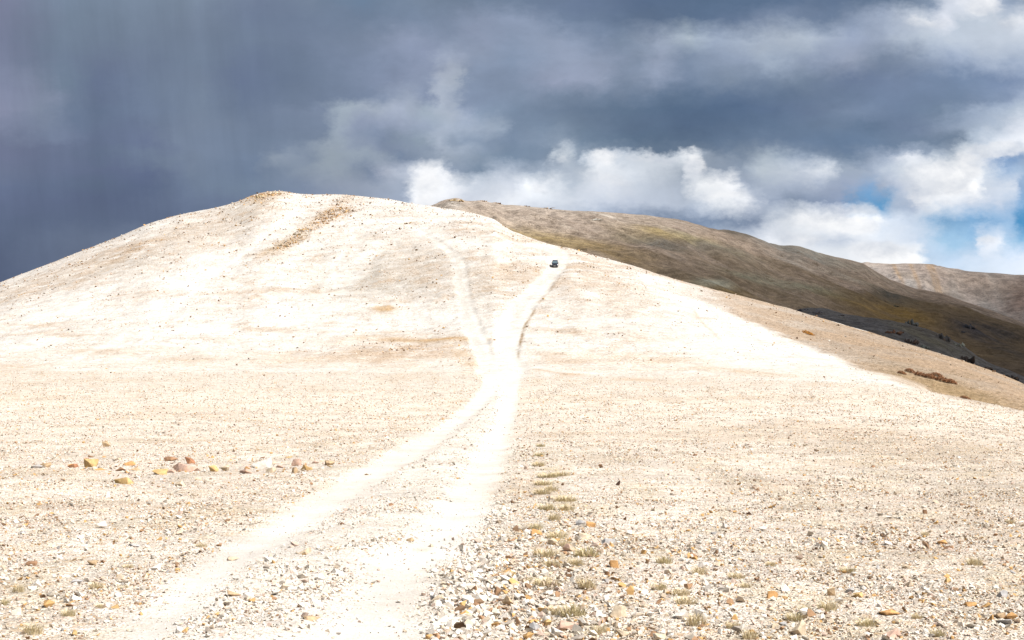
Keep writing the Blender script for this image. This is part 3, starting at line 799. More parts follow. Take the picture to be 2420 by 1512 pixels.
tufts(L6, [(300, 1272, 170, 64), (240, 1142, 170, 44), (60, 1052, 120, 44), (1150, 1180, 150, 56), (780, 902, 80, 28), (940, 1250, 150, 44), (2100, 890, 120, 44), (650, 1362, 120, 54), (1400, 1282, 150, 44), (1780, 706, 60, 26), (540, 1302, 120, 36), (1860, 1352, 120, 44),
           (320, 950, 120, 40), (560, 980, 130, 36), (1000, 1190, 100, 34), (1730, 1240, 90, 30), (2330, 628, 60, 24), (90, 880, 130, 40), (200, 1090, 140, 40), (620, 1040, 90, 30), (1280, 940, 120, 30)],
      'low straw grass tuft on the gravel plain right of the grass strip', 'grass tufts on the right plain')

# ------------------------------------------------------------------ far mountains
def sheet(name, crest, crest_y, y0, pbot, xr, nx, nr, relief, colour, mat, label, k=K, pw=1.5, back=900, crest_keep=0.25):
    xs = np.linspace(xr[0], xr[1], nx)
    pcx = np.interp(xs, *tab(crest, k)); ycx = np.interp(xs, *tab(crest_y))
    pcx = sm1(pcx, 3); ycx = sm1(ycx, 25)
    p0 = np.interp(xs, *tab(pbot)) if isinstance(pbot, list) else np.full(nx, pbot)
    rows, pys = [], []
    for f in np.linspace(0, 1, nr):
        rows.append(y0 + (ycx - y0) * f); pys.append(p0 + (pcx - p0) * (1 - (1 - f) ** pw))
    Y = np.array(rows); PYm = np.array(pys)
    Z = EYE + (320 - PYm) / F * Y
    nb = 24
    tc = (320 - pcx) / F
    for f in np.linspace(0, 1, nb)[1:]:
        yy = ycx + back * f
        d = back * f
        rows.append(yy); pys.append(pcx)
    Yb_ = np.array(rows[nr:]); dd = Yb_ - ycx
    Z = np.concatenate([Z, EYE + tc * Yb_ - 0.3 * dd * dd / (dd + 120)])
    Y = np.array(rows); PYm = np.array(pys)
    X = (xs[None] - 512) / F * Y
    fr = np.concatenate([np.linspace(0, 1, nr), np.linspace(1, 1, nb - 1)])[:, None]
    keep = crest_keep + (1 - crest_keep) * (1 - smooth(0.8, 1.0, fr))
    Z = Z + relief(X, Y, xs[None] + 0 * Y, PYm) * keep
    col = colour(xs[None] + 0 * Y, PYm, X, Y)
    n0, n1 = Y.shape
    i_ = np.arange(n0 * n1).reshape(n0, n1)
    fq = np.stack([i_[:-1, :-1], i_[:-1, 1:], i_[1:, 1:], i_[1:, :-1]], -1).reshape(-1, 4)
    me = make_mesh(name, np.stack([X, Y, Z], -1).reshape(-1, 3), fq, {'col': ('POINT', 'FLOAT_COLOR', np.clip(col, .01, .6).reshape(-1, 3))}, True, mat)
    o = tag(link(name, me), label, None, None, 'structure')
    PR = 320 - F * (Z - EYE) / Y
    def find(x, y):
        c = int(np.clip(np.interp(x, xs, np.arange(nx)), 0, nx - 1)); q = PR[:nr, c]
        r = int(np.argmin(np.abs(q - y)))
        return Vector((X[r, c], Y[r, c], Z[r, c]))
    return o, find

def g2(px, py, cx, cy, rx, ry, rot=0, k=K):
    dx, dy = px - cx * k, py - cy * k
    c, s_ = math.cos(math.radians(rot)), math.sin(math.radians(rot))
    a = (dx * c + dy * s_) / (rx * k); b = (-dx * s_ + dy * c) / (ry * k)
    return np.exp(-(a * a + b * b) * .7)

MCREST = [(700, 560), (900, 510), (980, 494), (1020, 486), (1040, 476), (1056, 470), (1070, 466), (1085, 466), (1100, 472), (1118, 473), (1140, 472), (1160, 479), (1172, 477), (1188, 482), (1230, 484), (1270, 489), (1335, 495), (1400, 499), (1494, 507), (1560, 514), (1616, 522), (1640, 529),
          (1676, 539), (1720, 544), (1760, 554), (1798, 566), (1841, 579), (1890, 583), (1951, 602), (2000, 612), (2042, 622), (2070, 640), (2103, 660), (2164, 682), (2225, 692), (2286, 712), (2347, 734), (2420, 762), (2700, 830), (3300, 960)]
MCY = [(290, 1900), (430, 1900), (520, 2000), (700, 2100), (860, 2600), (940, 2500), (1024, 2400), (1400, 2200)]
def mrel(X, Y, px, py):
    w = fbm(X / 500, Y / 500, 3, 80)
    return 16 * fbm(X / 330 + w, Y / 420, 4, 81) + 8 * fbm(X / 80 + Y / 200, Y / 160, 4, 83) - 7 * np.abs(fbm(X / 60 + Y / 150, Y / 300 - X / 500, 4, 88)) + 3.2 * fbm(X / 22 + Y / 60, Y / 60, 4, 86)
def mcol(px, py, X, Y):
    n = fbm(X / 120, Y / 160, 5, 90, .6); n2 = fbm(X / 40 + Y / 60, Y / 90, 4, 93); st = fbm(X / 260 - Y / 700, (Y + X) / 60, 4, 95)
    base = np.array((.335, .265, .215)); c = np.empty(px.shape + (3,)); c[:] = base
    def p(m, cc):
        m = np.clip(m, 0, 1)[..., None]; c[:] = c * (1 - m) + np.array(cc) * m
    p(smooth(-.1, .4, st + n * .5) * .5, (.25, .185, .135)); p(smooth(.1, .45, n2 + n * .5) * .5, (.37, .33, .285))
    n3 = fbm(X / 14 + Y / 40, Y / 34, 4, 97, .65); p(smooth(.05, .4, n3) * .5, (.20, .15, .11)); p(smooth(.05, .4, -n3) * .35, (.40, .345, .29))
    gl = np.exp(-(fbm(X / 130 + Y / 260, Y / 420 - X / 900, 4, 98) / .028) ** 2); p(gl * .45 * (.6 + n), (.17, .125, .09))  # ravine lines: relief shade of the channels put into the colour
    def b(cx, cy, rx, ry, rot, cc, a, nn=1.0): p(g2(px, py, cx, cy, rx, ry, rot) * a * (1 + nn * 1.6 * n + nn * st), cc)
    b(1100, 500, 110, 20, 5, (.36, .285, .215), .7); b(1075, 490, 30, 8, 0, (.34, .34, .33), .7); b(1420, 515, 26, 5, 10, (.5, .48, .43), .9, .3)
    b(1300, 560, 120, 14, 12, (.40, .30, .15), .7); b(1240, 545, 70, 9, 10, (.37, .28, .15), .6); b(1470, 552, 45, 10, 5, (.29, .235, .14), .45)
    b(1590, 558, 75, 10, 8, (.40, .29, .08), 1.0, .4); b(1560, 563, 60, 8, 0, (.37, .28, .11), .6); b(1700, 585, 80, 9, 20, (.28, .30, .22), .7); b(1570, 575, 70, 12, 8, (.15, .15, .14), .7); b(1650, 580, 50, 9, 8, (.16, .16, .15), .6)
    b(1470, 605, 90, 16, 15, (.30, .21, .09), .75); b(1720, 690, 140, 26, 12, (.25, .175, .07), .75); b(1640, 650, 130, 20, 12, (.21, .165, .12), .7)
    b(1820, 640, 220, 40, 18, (.20, .155, .11), .6); b(1900, 700, 200, 30, 20, (.185, .145, .10), .7); b(1690, 672, 35, 7, 8, (.40, .39, .31), 1., .3); b(1830, 662, 90, 9, 12, (.29, .29, .22), .6); b(1960, 690, 90, 8, 16, (.27, .28, .21), .5)
    b(1800, 560, 120, 8, 22, (.10, .085, .065), .9, .3); b(1745, 552, 75, 5, 13, (.11, .09, .07), 1., .2); b(1950, 612, 90, 9, 17, (.23, .235, .21), .8); b(1880, 600, 90, 12, 20, (.27, .26, .24), .6); b(2040, 660, 80, 16, 25, (.31, .25, .19), .6)
    b(1990, 655, 60, 4, 20, (.42, .37, .31), .6); b(1880, 625, 60, 4, 22, (.40, .36, .32), .5)
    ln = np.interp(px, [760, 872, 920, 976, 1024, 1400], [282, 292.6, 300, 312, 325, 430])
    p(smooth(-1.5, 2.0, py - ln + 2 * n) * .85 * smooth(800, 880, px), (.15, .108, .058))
    b(2200, 770, 160, 30, 20, (.19, .13, .055), .7); b(2350, 800, 120, 40, 20, (.09, .075, .062), .9); b(2100, 705, 60, 14, 10, (.10, .095, .085), .7); b(2130, 740, 120, 10, 15, (.24, .16, .06), .6)
    b(2290, 775, 60, 10, 8, (.07, .065, .07), .8)
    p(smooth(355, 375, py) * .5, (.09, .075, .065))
    cr = np.interp(px, *tab(MCREST, K)); p(smooth(34, 4, py - cr) * smooth(760, 560, px) * .55 * (1 + n), (.42, .365, .315))
    return c
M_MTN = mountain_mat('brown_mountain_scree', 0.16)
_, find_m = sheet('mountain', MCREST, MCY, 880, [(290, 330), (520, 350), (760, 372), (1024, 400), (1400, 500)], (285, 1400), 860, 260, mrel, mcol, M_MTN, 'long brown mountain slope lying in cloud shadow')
FC = [(1900, 640), (1985, 622), (2042, 618), (2103, 622), (2140, 621), (2176, 620), (2195, 621), (2219, 627), (2250, 632), (2286, 636), (2350, 641), (2420, 647), (2700, 668), (3300, 720)]
def frel(X, Y, px, py):
    r = np.abs(fbm(X / 130 + fbm(X / 200, Y / 200, 2, 101), Y / 600, 4, 100))
    return -40 * r + 18 * fbm(X / 300, Y / 300, 3, 103) - 45 * g2(px, py, 2290, 690, 110, 40)
def fcol(px, py, X, Y):
    n = fbm(X / 160, Y / 300, 5, 110, .6); st = fbm(X / 50 - Y / 200, Y / 500, 4, 112)
    c = np.empty(px.shape + (3,)); c[:] = (.27, .235, .215)
    def p(m, cc):
        m = np.clip(m, 0, 1)[..., None]; c[:] = c * (1 - m) + np.array(cc) * m
    p(smooth(-.1, .35, st) * .6, (.235, .225, .215)); p(smooth(.0, .4, n) * .5, (.31, .26, .21))
    for cx in (2110, 2150, 2190, 2200): p(np.exp(-((px - (cx + (py / K - 620) * .55) * K) / 2.2) ** 2) * smooth(300, 262, py) * .6 * (1 + n), (.29, .19, .10))
    p(g2(px, py, 2410, 690, 28, 40) * .8, (.17, .12, .10)); p(g2(px, py, 2300, 650, 160, 12, 8) * .5, (.29, .22, .17))
    return c
M_FAR = mountain_mat('grey_far_scree', 0.07, (.14, .12, .11, 1))
sheet('far_ridge', FC, [(780, 4200), (1024, 4000), (1400, 3800)], 2600, [(780, 360), (1400, 420)], (790, 1400), 460, 150, frel, fcol, M_FAR, 'grey lilac ridge with worn gullies at the far right skyline', pw=1.2, back=1500)
HC = [(1700, 790), (1830, 745), (1884, 733), (1896, 728), (1920, 727), (1960, 732), (1995, 744), (2040, 750), (2070, 751), (2107, 756), (2150, 766), (2200, 780), (2245, 800), (2280, 818), (2306, 838), (2340, 858), (2420, 890), (2600, 960), (3300, 1180)]
def hrel(X, Y, px, py): return 3.0 * fbm(X / 40, Y / 50, 4, 120) + 1.2 * fbm(X / 9, Y / 12, 3, 123)
def hcol(px, py, X, Y):
    n = fbm(X / 30, Y / 45, 5, 130, .6); st = fbm(X / 60, (Y + X) / 16, 4, 133)
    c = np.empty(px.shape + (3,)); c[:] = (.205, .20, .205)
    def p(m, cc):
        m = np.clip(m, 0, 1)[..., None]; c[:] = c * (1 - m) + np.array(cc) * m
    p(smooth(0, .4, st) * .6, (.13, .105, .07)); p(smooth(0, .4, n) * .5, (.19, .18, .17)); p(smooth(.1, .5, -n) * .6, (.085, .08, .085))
    p(g2(px, py, 2190, 800, 90, 9, 22) * .6, (.24, .22, .14)); p(g2(px, py, 1960, 740, 60, 8, 10) * .5, (.25, .24, .23))
    return c
M_HILL2 = mountain_mat('dark_foothill_scree', 0.4, (.05, .045, .045, 1))
_, find_h = sheet('foothill', HC, [(700, 1000), (1024, 860), (1400, 780)], 640, [(700, 360), (850, 345), (1024, 400), (1400, 520)], (720, 1400), 480, 120, hrel, hcol, M_HILL2, 'dark grey foothill in shade behind the tan flank', pw=1.4, back=160, crest_keep=.5)
# the lowland all round, out to the horizon
low = np.array([(-45000, -45000, -75), (45000, -45000, -75), (45000, 45000, -75), (-45000, 45000, -75)], float)
m_low, t = new_mat('lowland_soil'); g = t.n('ShaderNodeNewGeometry')
nn = t.noise(g.outputs['Position'], .004, 6, .6)
finish(t, t.mix(nn.outputs[0], (.30, .24, .18, 1), (.22, .17, .12, 1)), 1.0)
tag(link('lowland', make_mesh('lowland', low, np.array([[0, 1, 2, 3]]), None, False, m_low)), 'brown lowland beyond the hills', None, None, 'structure')

# ------------------------------------------------------------------ crags and shrubs on the slopes
def crag(name, P, sx, sz, col, seed, label, lumps=5, cat='rock outcrop', group=None):
    vs, fs, cs, off = [], [], [], 0
    r = np.random.default_rng(seed)
    for i in range(lumps):
        bm = bmesh.new(); v0, f0 = hull(12, seed * 17 + i)
        vv = [bm.verts.new(q) for q in v0]
        for f in f0: bm.faces.new([vv[k] for k in f])
        bmesh.ops.subdivide_edges(bm, edges=list(bm.edges), cuts=2, use_grid_fill=True)
        bmesh.ops.triangulate(bm, faces=bm.faces)
        bm.verts.index_update()
        p = np.array([v.co[:] for v in bm.verts]); f = np.array([[v.index for v in fc.verts] for fc in bm.faces]); bm.free()
        p *= (1 + .28 * fbm(p[:, 0] * 2.5 + i, p[:, 1] * 2.5 + p[:, 2] * 2, 3, seed % 60))[:, None]
        q = (i + .5) / lumps * 2 - 1
        w = sx * r.uniform(.8, 1.5) / lumps * 1.3
        p *= (w, w * 1.2, sz * r.uniform(.45, 1.0) * (1.1 - .5 * abs(q)))
        p += (q * sx * .85, r.normal(0, sx * .12), sz * .15)
        vs.append(p); fs.append(f + off); off += len(p)
        cs.append(np.tile(col, (len(p), 1)) * r.uniform(.75, 1.25))
    me = make_mesh(name, np.concatenate(vs), np.concatenate(fs), {'col': ('POINT', 'FLOAT_COLOR', np.clip(np.concatenate(cs), .02, .6))}, False, M_CRAG)
    o = link(name, me); o.location = P
    return tag(o, label, cat, group)
M_CRAG = stone_mat('crag_stone', 0.6, 0.4)
def m4(P): return P.y / (F * 4)
def R7(x, y): return (3000 + x * .4529) / 4, (1150 + y * .4529) / 4
def R8(x, y): return (2048 + x * .4231) / 4, (550 + y * .4231) / 4
def R6c(x, y): return (1024 + x * .4231) / 4, (550 + y * .4231) / 4
for (x, y, w, h, c, lab, fd) in [
    (470, 200, 110, 46, (.07, .07, .085), 'blue black crag at the left end of the dark foothill', find_h), (590, 215, 120, 44, (.13, .13, .145), 'grey crag beside the blue black one on the foothill', find_h),
    (800, 242, 80, 20, (.10, .095, .10), 'thin dark ledge on the crest of the foothill', find_h), (1430, 312, 110, 62, (.12, .13, .13), 'grey peaked crag standing up from the foothill crest', find_h),
    (1285, 388, 170, 40, (.14, .075, .05), 'long rust brown ledge in front on the foothill', find_h), (1430, 466, 120, 80, (.085, .065, .06), 'dark jagged crag at the right end of the rust brown ledge', find_h),
    (1545, 525, 100, 46, (.17, .19, .17), 'grey green rounded crag below the dark jagged crag', find_h), (1705, 432, 130, 76, (.09, .085, .085), 'black crag high on the foothill right part', find_h),
    (1830, 500, 140, 60, (.19, .20, .17), 'pale grey green crag under the black crag', find_h), (1915, 615, 150, 100, (.075, .06, .055), 'large near black crag close to the flank edge', find_h),
    (2090, 715, 130, 34, (.085, .06, .045), 'low dark ledge right of the large near black crag', find_h), (2290, 790, 180, 60, (.065, .055, .05), 'dark ledge at the right end of the foothill', find_h),
    (1945, 345, 120, 46, (.06, .065, .08), 'blue black crag alone on the brown mountain slope', find_m), (1888, 385, 50, 28, (.06, .065, .08), 'small blue black crag below the larger one on the brown slope', find_m),
    (1300, 160, 50, 32, (.08, .08, .06), 'small dark crag in the grey hollow of the brown slope', find_m)]:
    X, Y = R7(x, y + h * .35); P = fd(X, Y); m = m4(P) * .4529
    crag('rock_outcrop', P, w * m / 2 * 1.15, h * m / 2 * 1.6, c, int(x + y), lab, 5)
for (x, y, w, h, c, lab) in [(1905, 585, 170, 44, (.38, .29, .17), 'yellow tan rocky summit crown of the brown mountain'), (2150, 596, 110, 20, (.30, .20, .12), 'low brown rocks on the shoulder right of the mountain summit'), (2292, 612, 70, 30, (.21, .13, .075), 'dark brown crag on the skyline right of the mountain summit')]:
    X, Y = R6c(x, y + h * .4); P = find_m(X, Y); m = m4(P) * .4231
    crag('rock_outcrop', P, w * m / 2, h * m / 2 * 1.2, c, int(x), lab, 6)
for (x, y, w, h, c, lab) in [(145, 642, 80, 18, (.2, .13, .08), 'small rust coloured rocks on the mountain skyline'), (330, 662, 190, 22, (.27, .20, .14), 'row of tan rocks on the mountain skyline'), (805, 772, 120, 32, (.5, .48, .43), 'white outcrop below the mountain skyline')]:
    X, Y = R8(x, y + h * .4); P = find_m(X, Y); m = m4(P) * .4231
    crag('rock_outcrop', P, w * m / 2, h * m / 2 * 1.2, c, int(x), lab, 6)
for (x, y, w, h, c, lab) in [(60, 545, 140, 46, (.40, .32, .20), 'ochre crag at the left shoulder of the white hill summit'), (200, 516, 170, 24, (.46, .38, .27), 'cream rocks on top of the white hill summit'), (1418, 806, 36, 26, (.30, .22, .14), 'small brown cairn shaped rock where the left track tops the rise'),
                              (710, 712, 70, 36, (.34, .21, .09), 'ochre brown crag at the upper end of the rocky streak on the white hill'), (440, 860, 130, 40, (.38, .25, .11), 'ochre crag in the middle of the rocky streak on the white hill'), (385, 905, 90, 36, (.22, .17, .10), 'dark crag in the rocky streak on the white hill'), (240, 1010, 160, 30, (.34, .27, .18), 'low crag at the lower end of the rocky streak on the white hill')]:
    X, Y = R6c(x, y + h * .45); P, n = spot(X, Y); m = m4(P) * .4231
    crag('rock_outcrop', P, w * m / 2, h * m / 2 * 1.1, c, int(x + 3), lab, 7 if w > 60 else 2)

M_LEAF = flat_col_mat('shrub_leaf')
def shrub_mesh(seed, col, nl=900):
    r = np.random.default_rng(seed)
    d = r.normal(size=(nl, 3)); d /= np.linalg.norm(d, axis=1, keepdims=True); d[:, 2] = np.abs(d[:, 2])
    rad = r.uniform(.45, 1.0, (nl, 1)) ** .5
    lum = 1 + .3 * fbm(d[:, 0] * 2.5, d[:, 1] * 2.5 + d[:, 2], 3, seed)
    c = d * rad * lum[:, None]
    a = r.normal(size=(nl, 3)); a /= np.linalg.norm(a, axis=1, keepdims=True); b = np.cross(a, d); b /= np.linalg.norm(b, axis=1, keepdims=True) + 1e-9
    s_ = r.uniform(.05, .11, (nl, 1))
    v = np.stack([c - a * s_, c + b * s_ * .6, c + a * s_, c - b * s_ * .6], 1).reshape(-1, 3)
    v[:, 2] = np.maximum(v[:, 2], -.1)
    cc = np.tile(col, (nl, 1)) * r.uniform(.6, 1.4, (nl, 1))
    return make_mesh('shrub', v, np.arange(nl * 4).reshape(-1, 4), {'col': ('FACE', 'FLOAT_COLOR', cc)}, False, M_LEAF)
SO = shrub_mesh(1, (.40, .18, .03)); SR = [shrub_mesh(2 + i, (.20, .09, .04)) for i in range(3)]
def shrub(x, y, w, h, me, lab, grp=None, ang=-18, dep=1.3):
    X, Y = R7(x, y + h * .25); P, n = spot(X, Y); m = m4(P) * .4529
    o = link('shrub', me); o.location = P; o.scale = (w * m / 2, w * m / 2 * dep, h * m * .85)
    o.rotation_euler = (0, math.radians(-ang * .9), 0)
    return tag(o, lab, 'shrub', grp)
shrub(514, 406, 124, 34, SO, 'bright orange bush standing alone on the tan flank', ang=-26, dep=.8)
for i, (x, y, w, h, lab) in enumerate([(1340, 755, 90, 30, 'small rust shrub off the upper left end of the long shrub row'), (1410, 738, 96, 42, 'rust shrub forming the upper left end of the long shrub row'), (1500, 768, 120, 46, 'second rust shrub from the upper left in the long shrub row'), (1590, 790, 130, 52, 'third rust shrub from the upper left in the long shrub row'),
                                       (1650, 772, 110, 36, 'rust shrub behind the middle of the long shrub row'), (1690, 812, 130, 54, 'fourth rust shrub along the front of the long shrub row'), (1770, 832, 120, 46, 'rust shrub forming the lower right end of the long shrub row'), (1900, 976, 100, 30, 'lone rust shrub low at the edge of the gravel plain')]):
    shrub(x, y, w, h, SR[i % 3], lab)
# small dark cushion plants on the tan flank: 260 of them as things, the rest as ground cover
cand = np.argwhere((flank > .7) & (PYg > 250) & (XX < 1040) & vis & (fh > .22))
wgt = smooth(-.1, .5, fbm(GX / 14, GY / 18, 3, 140))[cand[:, 0], cand[:, 1]] * (XX[cand[:, 0], cand[:, 1]] - 480) + 20 + 900 * gauss(2250, 930, 170, 24, 18)[cand[:, 0], cand[:, 1]]
pick = rng.choice(len(cand), 1500, p=wgt / wgt.sum(), replace=False)
CU = [shrub_mesh(20 + i, (.115, .09, .035), 60) for i in range(3)]
Gp = V.reshape(NR, NX, 3)
rest_v, rest_f, rest_c, off = [], [], [], 0
for j, k in enumerate(pick):
    P = Gp[cand[k][0], cand[k][1]]; s_ = random.uniform(.16, .42)
    if j < 260:
        o = link('cushion_plant', CU[j % 3]); o.location = P; o.scale = (s_ * 1.3, s_, s_ * .6)
        tag(o, 'small dark olive cushion plant dotted on the tan flank', 'shrub', 'cushion plants dotted over the tan flank')
    else:
        me = CU[j % 3]
        if j < 263:
            pass
        nv = len(me.vertices); vv = np.empty(nv * 3, np.float32); me.vertices.foreach_get('co', vv)
        rest_v.append(vv.reshape(-1, 3) * (s_ * 1.1, s_ * .9, s_ * .5) + P); rest_f.append(np.arange(nv).reshape(-1, 4) + off); off += nv
        rest_c.append(np.tile((.125, .095, .04), (nv // 4, 1)) * random.uniform(.7, 1.3))
tag(link('ground_cover', make_mesh('ground_cover', np.concatenate(rest_v), np.concatenate(rest_f), {'col': ('FACE', 'FLOAT_COLOR', np.concatenate(rest_c))}, False, M_LEAF)), 'sparse olive ground cover speckling the tan flank', 'ground cover', None, 'stuff')

# ------------------------------------------------------------------ the dark car coming down the right branch
M_PAINT = simple_mat('car_paint', (.012, .016, .03), .22, 0.3, .5, 1.0, var=.05)
M_GLASS = simple_mat('car_glass', (.09, .13, .15), .06, 0.0, 1.0, 0.0, var=.1)
M_BLACK = simple_mat('black_plastic', (.012, .012, .013), .6)
M_LAMP = simple_mat('lamp_glass', (.75, .77, .8), .08, 0.2, .9, 1.0, emit=((1, .97, .9), .5))
M_CHROME = simple_mat('chrome', (.6, .6, .62), .2, 1.0)
M_PLATE = simple_mat('number_plate', (.55, .57, .58), .4)
M_TYRE = simple_mat('tyre_rubber', (.02, .02, .02), .85)
M_DUST = simple_mat('grey_bumper_strip', (.28, .27, .25), .7)

def loft(name, rings, mat, parent, close=True, shade=True):
    rings = [np.array(r, float) for r in rings]; k = len(rings[0])
    v = np.concatenate(rings); f = []
    bm = bmesh.new(); vs = [bm.verts.new(q) for q in v]
    for i in range(len(rings) - 1):
        for j in range(k):
            a, b = i * k + j, i * k + (j + 1) % k
            bm.faces.new((vs[a], vs[b], vs[b + k], vs[a + k]))
    if close:
        bm.faces.new(vs[:k][::-1]); bm.faces.new(vs[-k:])
    bmesh.ops.recalc_face_normals(bm, faces=bm.faces)
    me = bpy.data.meshes.new(name)
    for fc in bm.faces: fc.smooth = shade
    bm.to_mesh(me); bm.free(); me.materials.append(mat)
    o = link(name, me, parent)
    if shade:
        b = o.modifiers.new('round', 'BEVEL'); b.width = .035; b.segments = 2; b.angle_limit = math.radians(28)
    return o
def sym(half):
    """half outline (x >= 0, z) listed bottom to top -> closed ring"""
    return half + [(-x, z) for x, z in half[::-1]]
def ring(y, half): return [(x, y, z) for x, z in sym(half)]
def pane(name, quad, mat, parent, out, th=.012):
    q = np.array(quad, float); n = np.cross(q[1] - q[0], q[3] - q[0]); n /= np.linalg.norm(n)
    if n @ np.array(out) < 0: n = -n
    return loft(name, [q + n * .002, q + n * (th + .002)], mat, parent, True, False)

cP, cN = spot(1312 * K, 632.5 * K)
car = bpy.data.objects.new('parked_car', None); car.name = 'car'; C.objects.link(car)
tag(car, 'dark blue black off-road car driving down the white track on the hill', 'car')
YAW = math.radians(4)
fwd = Vector((-math.sin(YAW), -math.cos(YAW), 0)); up = cN.normalized()
# mean slope under the wheels
p2, _ = spot(1312 * K, 618 * K)
sl = (p2 - cP); sl = math.atan2(sl.z, sl.y)
up = Vector((0, -math.sin(sl), math.cos(sl))); fwd = (fwd - up * fwd.dot(up)).normalized()
yv = -fwd; xv = yv.cross(up).normalized()
car.matrix_world = Matrix(((xv.x, yv.x, up.x, cP.x), (xv.y, yv.y, up.y, cP.y + 2.0), (xv.z, yv.z, up.z, cP.z + 2.0 * math.tan(sl)), (0, 0, 0, 1)))
B = [(-2.26, [(.55, .36), (.66, .42), (.70, .62), (.60, .72)]), (-2.16, [(.74, .27), (.83, .38), (.86, .66), (.74, .84)]), (-1.95, [(.80, .25), (.90, .38), (.91, .72), (.78, .93)]),
     (-1.5, [(.82, .24), (.91, .36), (.92, .80), (.80, 1.0)]), (-.95, [(.82, .24), (.91, .36), (.92, .88), (.84, 1.07)]), (.6, [(.82, .24), (.91, .36), (.92, .92), (.86, 1.08)]),
     (1.8, [(.82, .26), (.91, .38), (.92, .94), (.85, 1.10)]), (2.15, [(.78, .30), (.87, .40), (.88, .92), (.80, 1.08)]), (2.27, [(.66, .38), (.76, .46), (.76, .80), (.68, .92)])]
body = loft('body', [ring(y, h) for y, h in B], M_PAINT, car)
G1 = [(-1.02, [(.80, 1.03), (.81, 1.06), (.80, 1.08), (.78, 1.085)]), (-.72, [(.83, 1.04), (.815, 1.22), (.795, 1.26), (.74, 1.28)]), (-.28, [(.84, 1.04), (.74, 1.50), (.71, 1.56), (.62, 1.60)]), (.4, [(.84, 1.04), (.72, 1.56), (.69, 1.625), (.58, 1.665)]),
      (1.4, [(.83, 1.04), (.71, 1.55), (.68, 1.61), (.57, 1.65)]), (1.85, [(.81, 1.04), (.70, 1.48), (.66, 1.54), (.55, 1.58)]), (2.12, [(.78, 1.04), (.74, 1.12), (.70, 1.14), (.6, 1.15)])]
loft('cabin', [ring(y, h) for y, h in G1], M_PAINT, car)
pane('windscreen', [(-.75, -1.005, 1.10), (.75, -1.005, 1.10), (.61, -.31, 1.575), (-.61, -.31, 1.575)], M_GLASS, car, (0, -1, 1), .03)
pane('rear_window', [(-.66, 2.10, 1.16), (.66, 2.10, 1.16), (.56, 1.88, 1.52), (-.56, 1.88, 1.52)], M_GLASS, car, (0, 1, .5), .02)
for s_ in (-1, 1):
    pane('side_window', [(s_ * .825, -.62, 1.12), (s_ * .83, .38, 1.12), (s_ * .745, .38, 1.50), (s_ * .755, -.22, 1.46)], M_GLASS, car, (s_, 0, .2), .012)
    pane('side_window', [(s_ * .83, .46, 1.12), (s_ * .825, 1.55, 1.12), (s_ * .735, 1.45, 1.48), (s_ * .742, .46, 1.50)], M_GLASS, car, (s_, 0, .2), .012)
    # wing mirror: shell on an arm
    mi = loft('wing_mirror', [[(s_ * (.96 + .13 * math.cos(a) * q), -.78 + yy, 1.16 + .085 * math.sin(a) * q) for a in np.linspace(0, 2 * math.pi, 9)[:-1]] for yy, q in ((-.07, .55), (-.03, 1), (.05, .95))], M_BLACK, car)
    loft('mirror_arm', [[(s_ * x, -.76 + dy, 1.11 + dz) for dy, dz in ((-.03, -.02), (.03, -.02), (.03, .02), (-.03, .02))] for x in (.80, .90)], M_BLACK, mi, True, False)
    # headlamp: swept almond round the front corner
    loft('headlight', [[(s_ * .42, -2.235, .64), (s_ * .42, -2.17, .78), (s_ * .42, -2.02, .70)], [(s_ * .62, -2.235, .62), (s_ * .62, -2.155, .86), (s_ * .62, -2.0, .72)], [(s_ * .80, -2.185, .66), (s_ * .79, -2.07, .93), (s_ * .76, -1.95, .76)], [(s_ * .91, -2.0, .76), (s_ * .885, -1.88, .97), (s_ * .85, -1.82, .84)]], M_LAMP, car)
    loft('fog_lamp', [[(s_ * .68 + .07 * math.cos(a), y_, .46 + .06 * math.sin(a)) for a in np.linspace(0, 2 * math.pi, 11)[:-1]] for y_ in (-2.215, -2.10)], M_CHROME, car)
    loft('roof_rail', [[(s_ * (x + dx), y_, z + dz) for dx, dz in ((-.022, -.02), (.022, -.02), (.022, .02), (-.022, .02))] for x, y_, z in ((.60, -.15, 1.60), (.60, -.02, 1.72), (.59, .6, 1.755), (.58, 1.4, 1.745), (.57, 1.68, 1.61))], M_BLACK, car)
    loft('tail_light', [[(s_ * x, 2.235 + dy, z) for x, z in ((.72, .82), (.80, .84), (.80, 1.02), (.70, 1.02))] for dy in (-.06, .02)], simple_mat('red_lamp', (.35, .02, .02), .2), car)
    for y_ in (-1.38, 1.36):
        ang = np.linspace(0, 2 * math.pi, 25)[:-1]
        wr = bpy.data.objects.new('wheel', None); C.objects.link(wr); wr.parent = car; wr.location = (s_ * .80, y_, .345)
        loft('tyre', [[(s_ * x, r * math.cos(a), r * math.sin(a)) for a in ang] for x, r in ((-.11, .30), (-.09, .335), (0, .345), (.10, .335), (.125, .30), (.125, .22))], M_TYRE, wr)
        loft('rim', [[(s_ * x, r * math.cos(a) * (1 if k % 4 else .86), r * math.sin(a) * (1 if k % 4 else .86)) for k, a in enumerate(ang)] for x, r in ((.06, .215), (.132, .205), (.118, .07))], M_CHROME, wr)
loft('bumper', [ring(y, h) for y, h in ((-2.285, [(.60, .36), (.64, .40), (.64, .50), (.60, .54)]), (-2.20, [(.76, .33), (.80, .38), (.80, .52), (.76, .56)]))], M_BLACK, car)
loft('bumper_strip', [[(x, y, z) for x, z in ((-.44, .33), (.44, .33), (.40, .39), (-.40, .39))] for y in (-2.32, -2.24)], M_DUST, car)
gr = loft('grille', [[(x, y, z) for x, z in ((-.36, .60), (.36, .60), (.40, .77), (-.40, .77))] for y in (-2.265, -2.10)], M_BLACK, car)
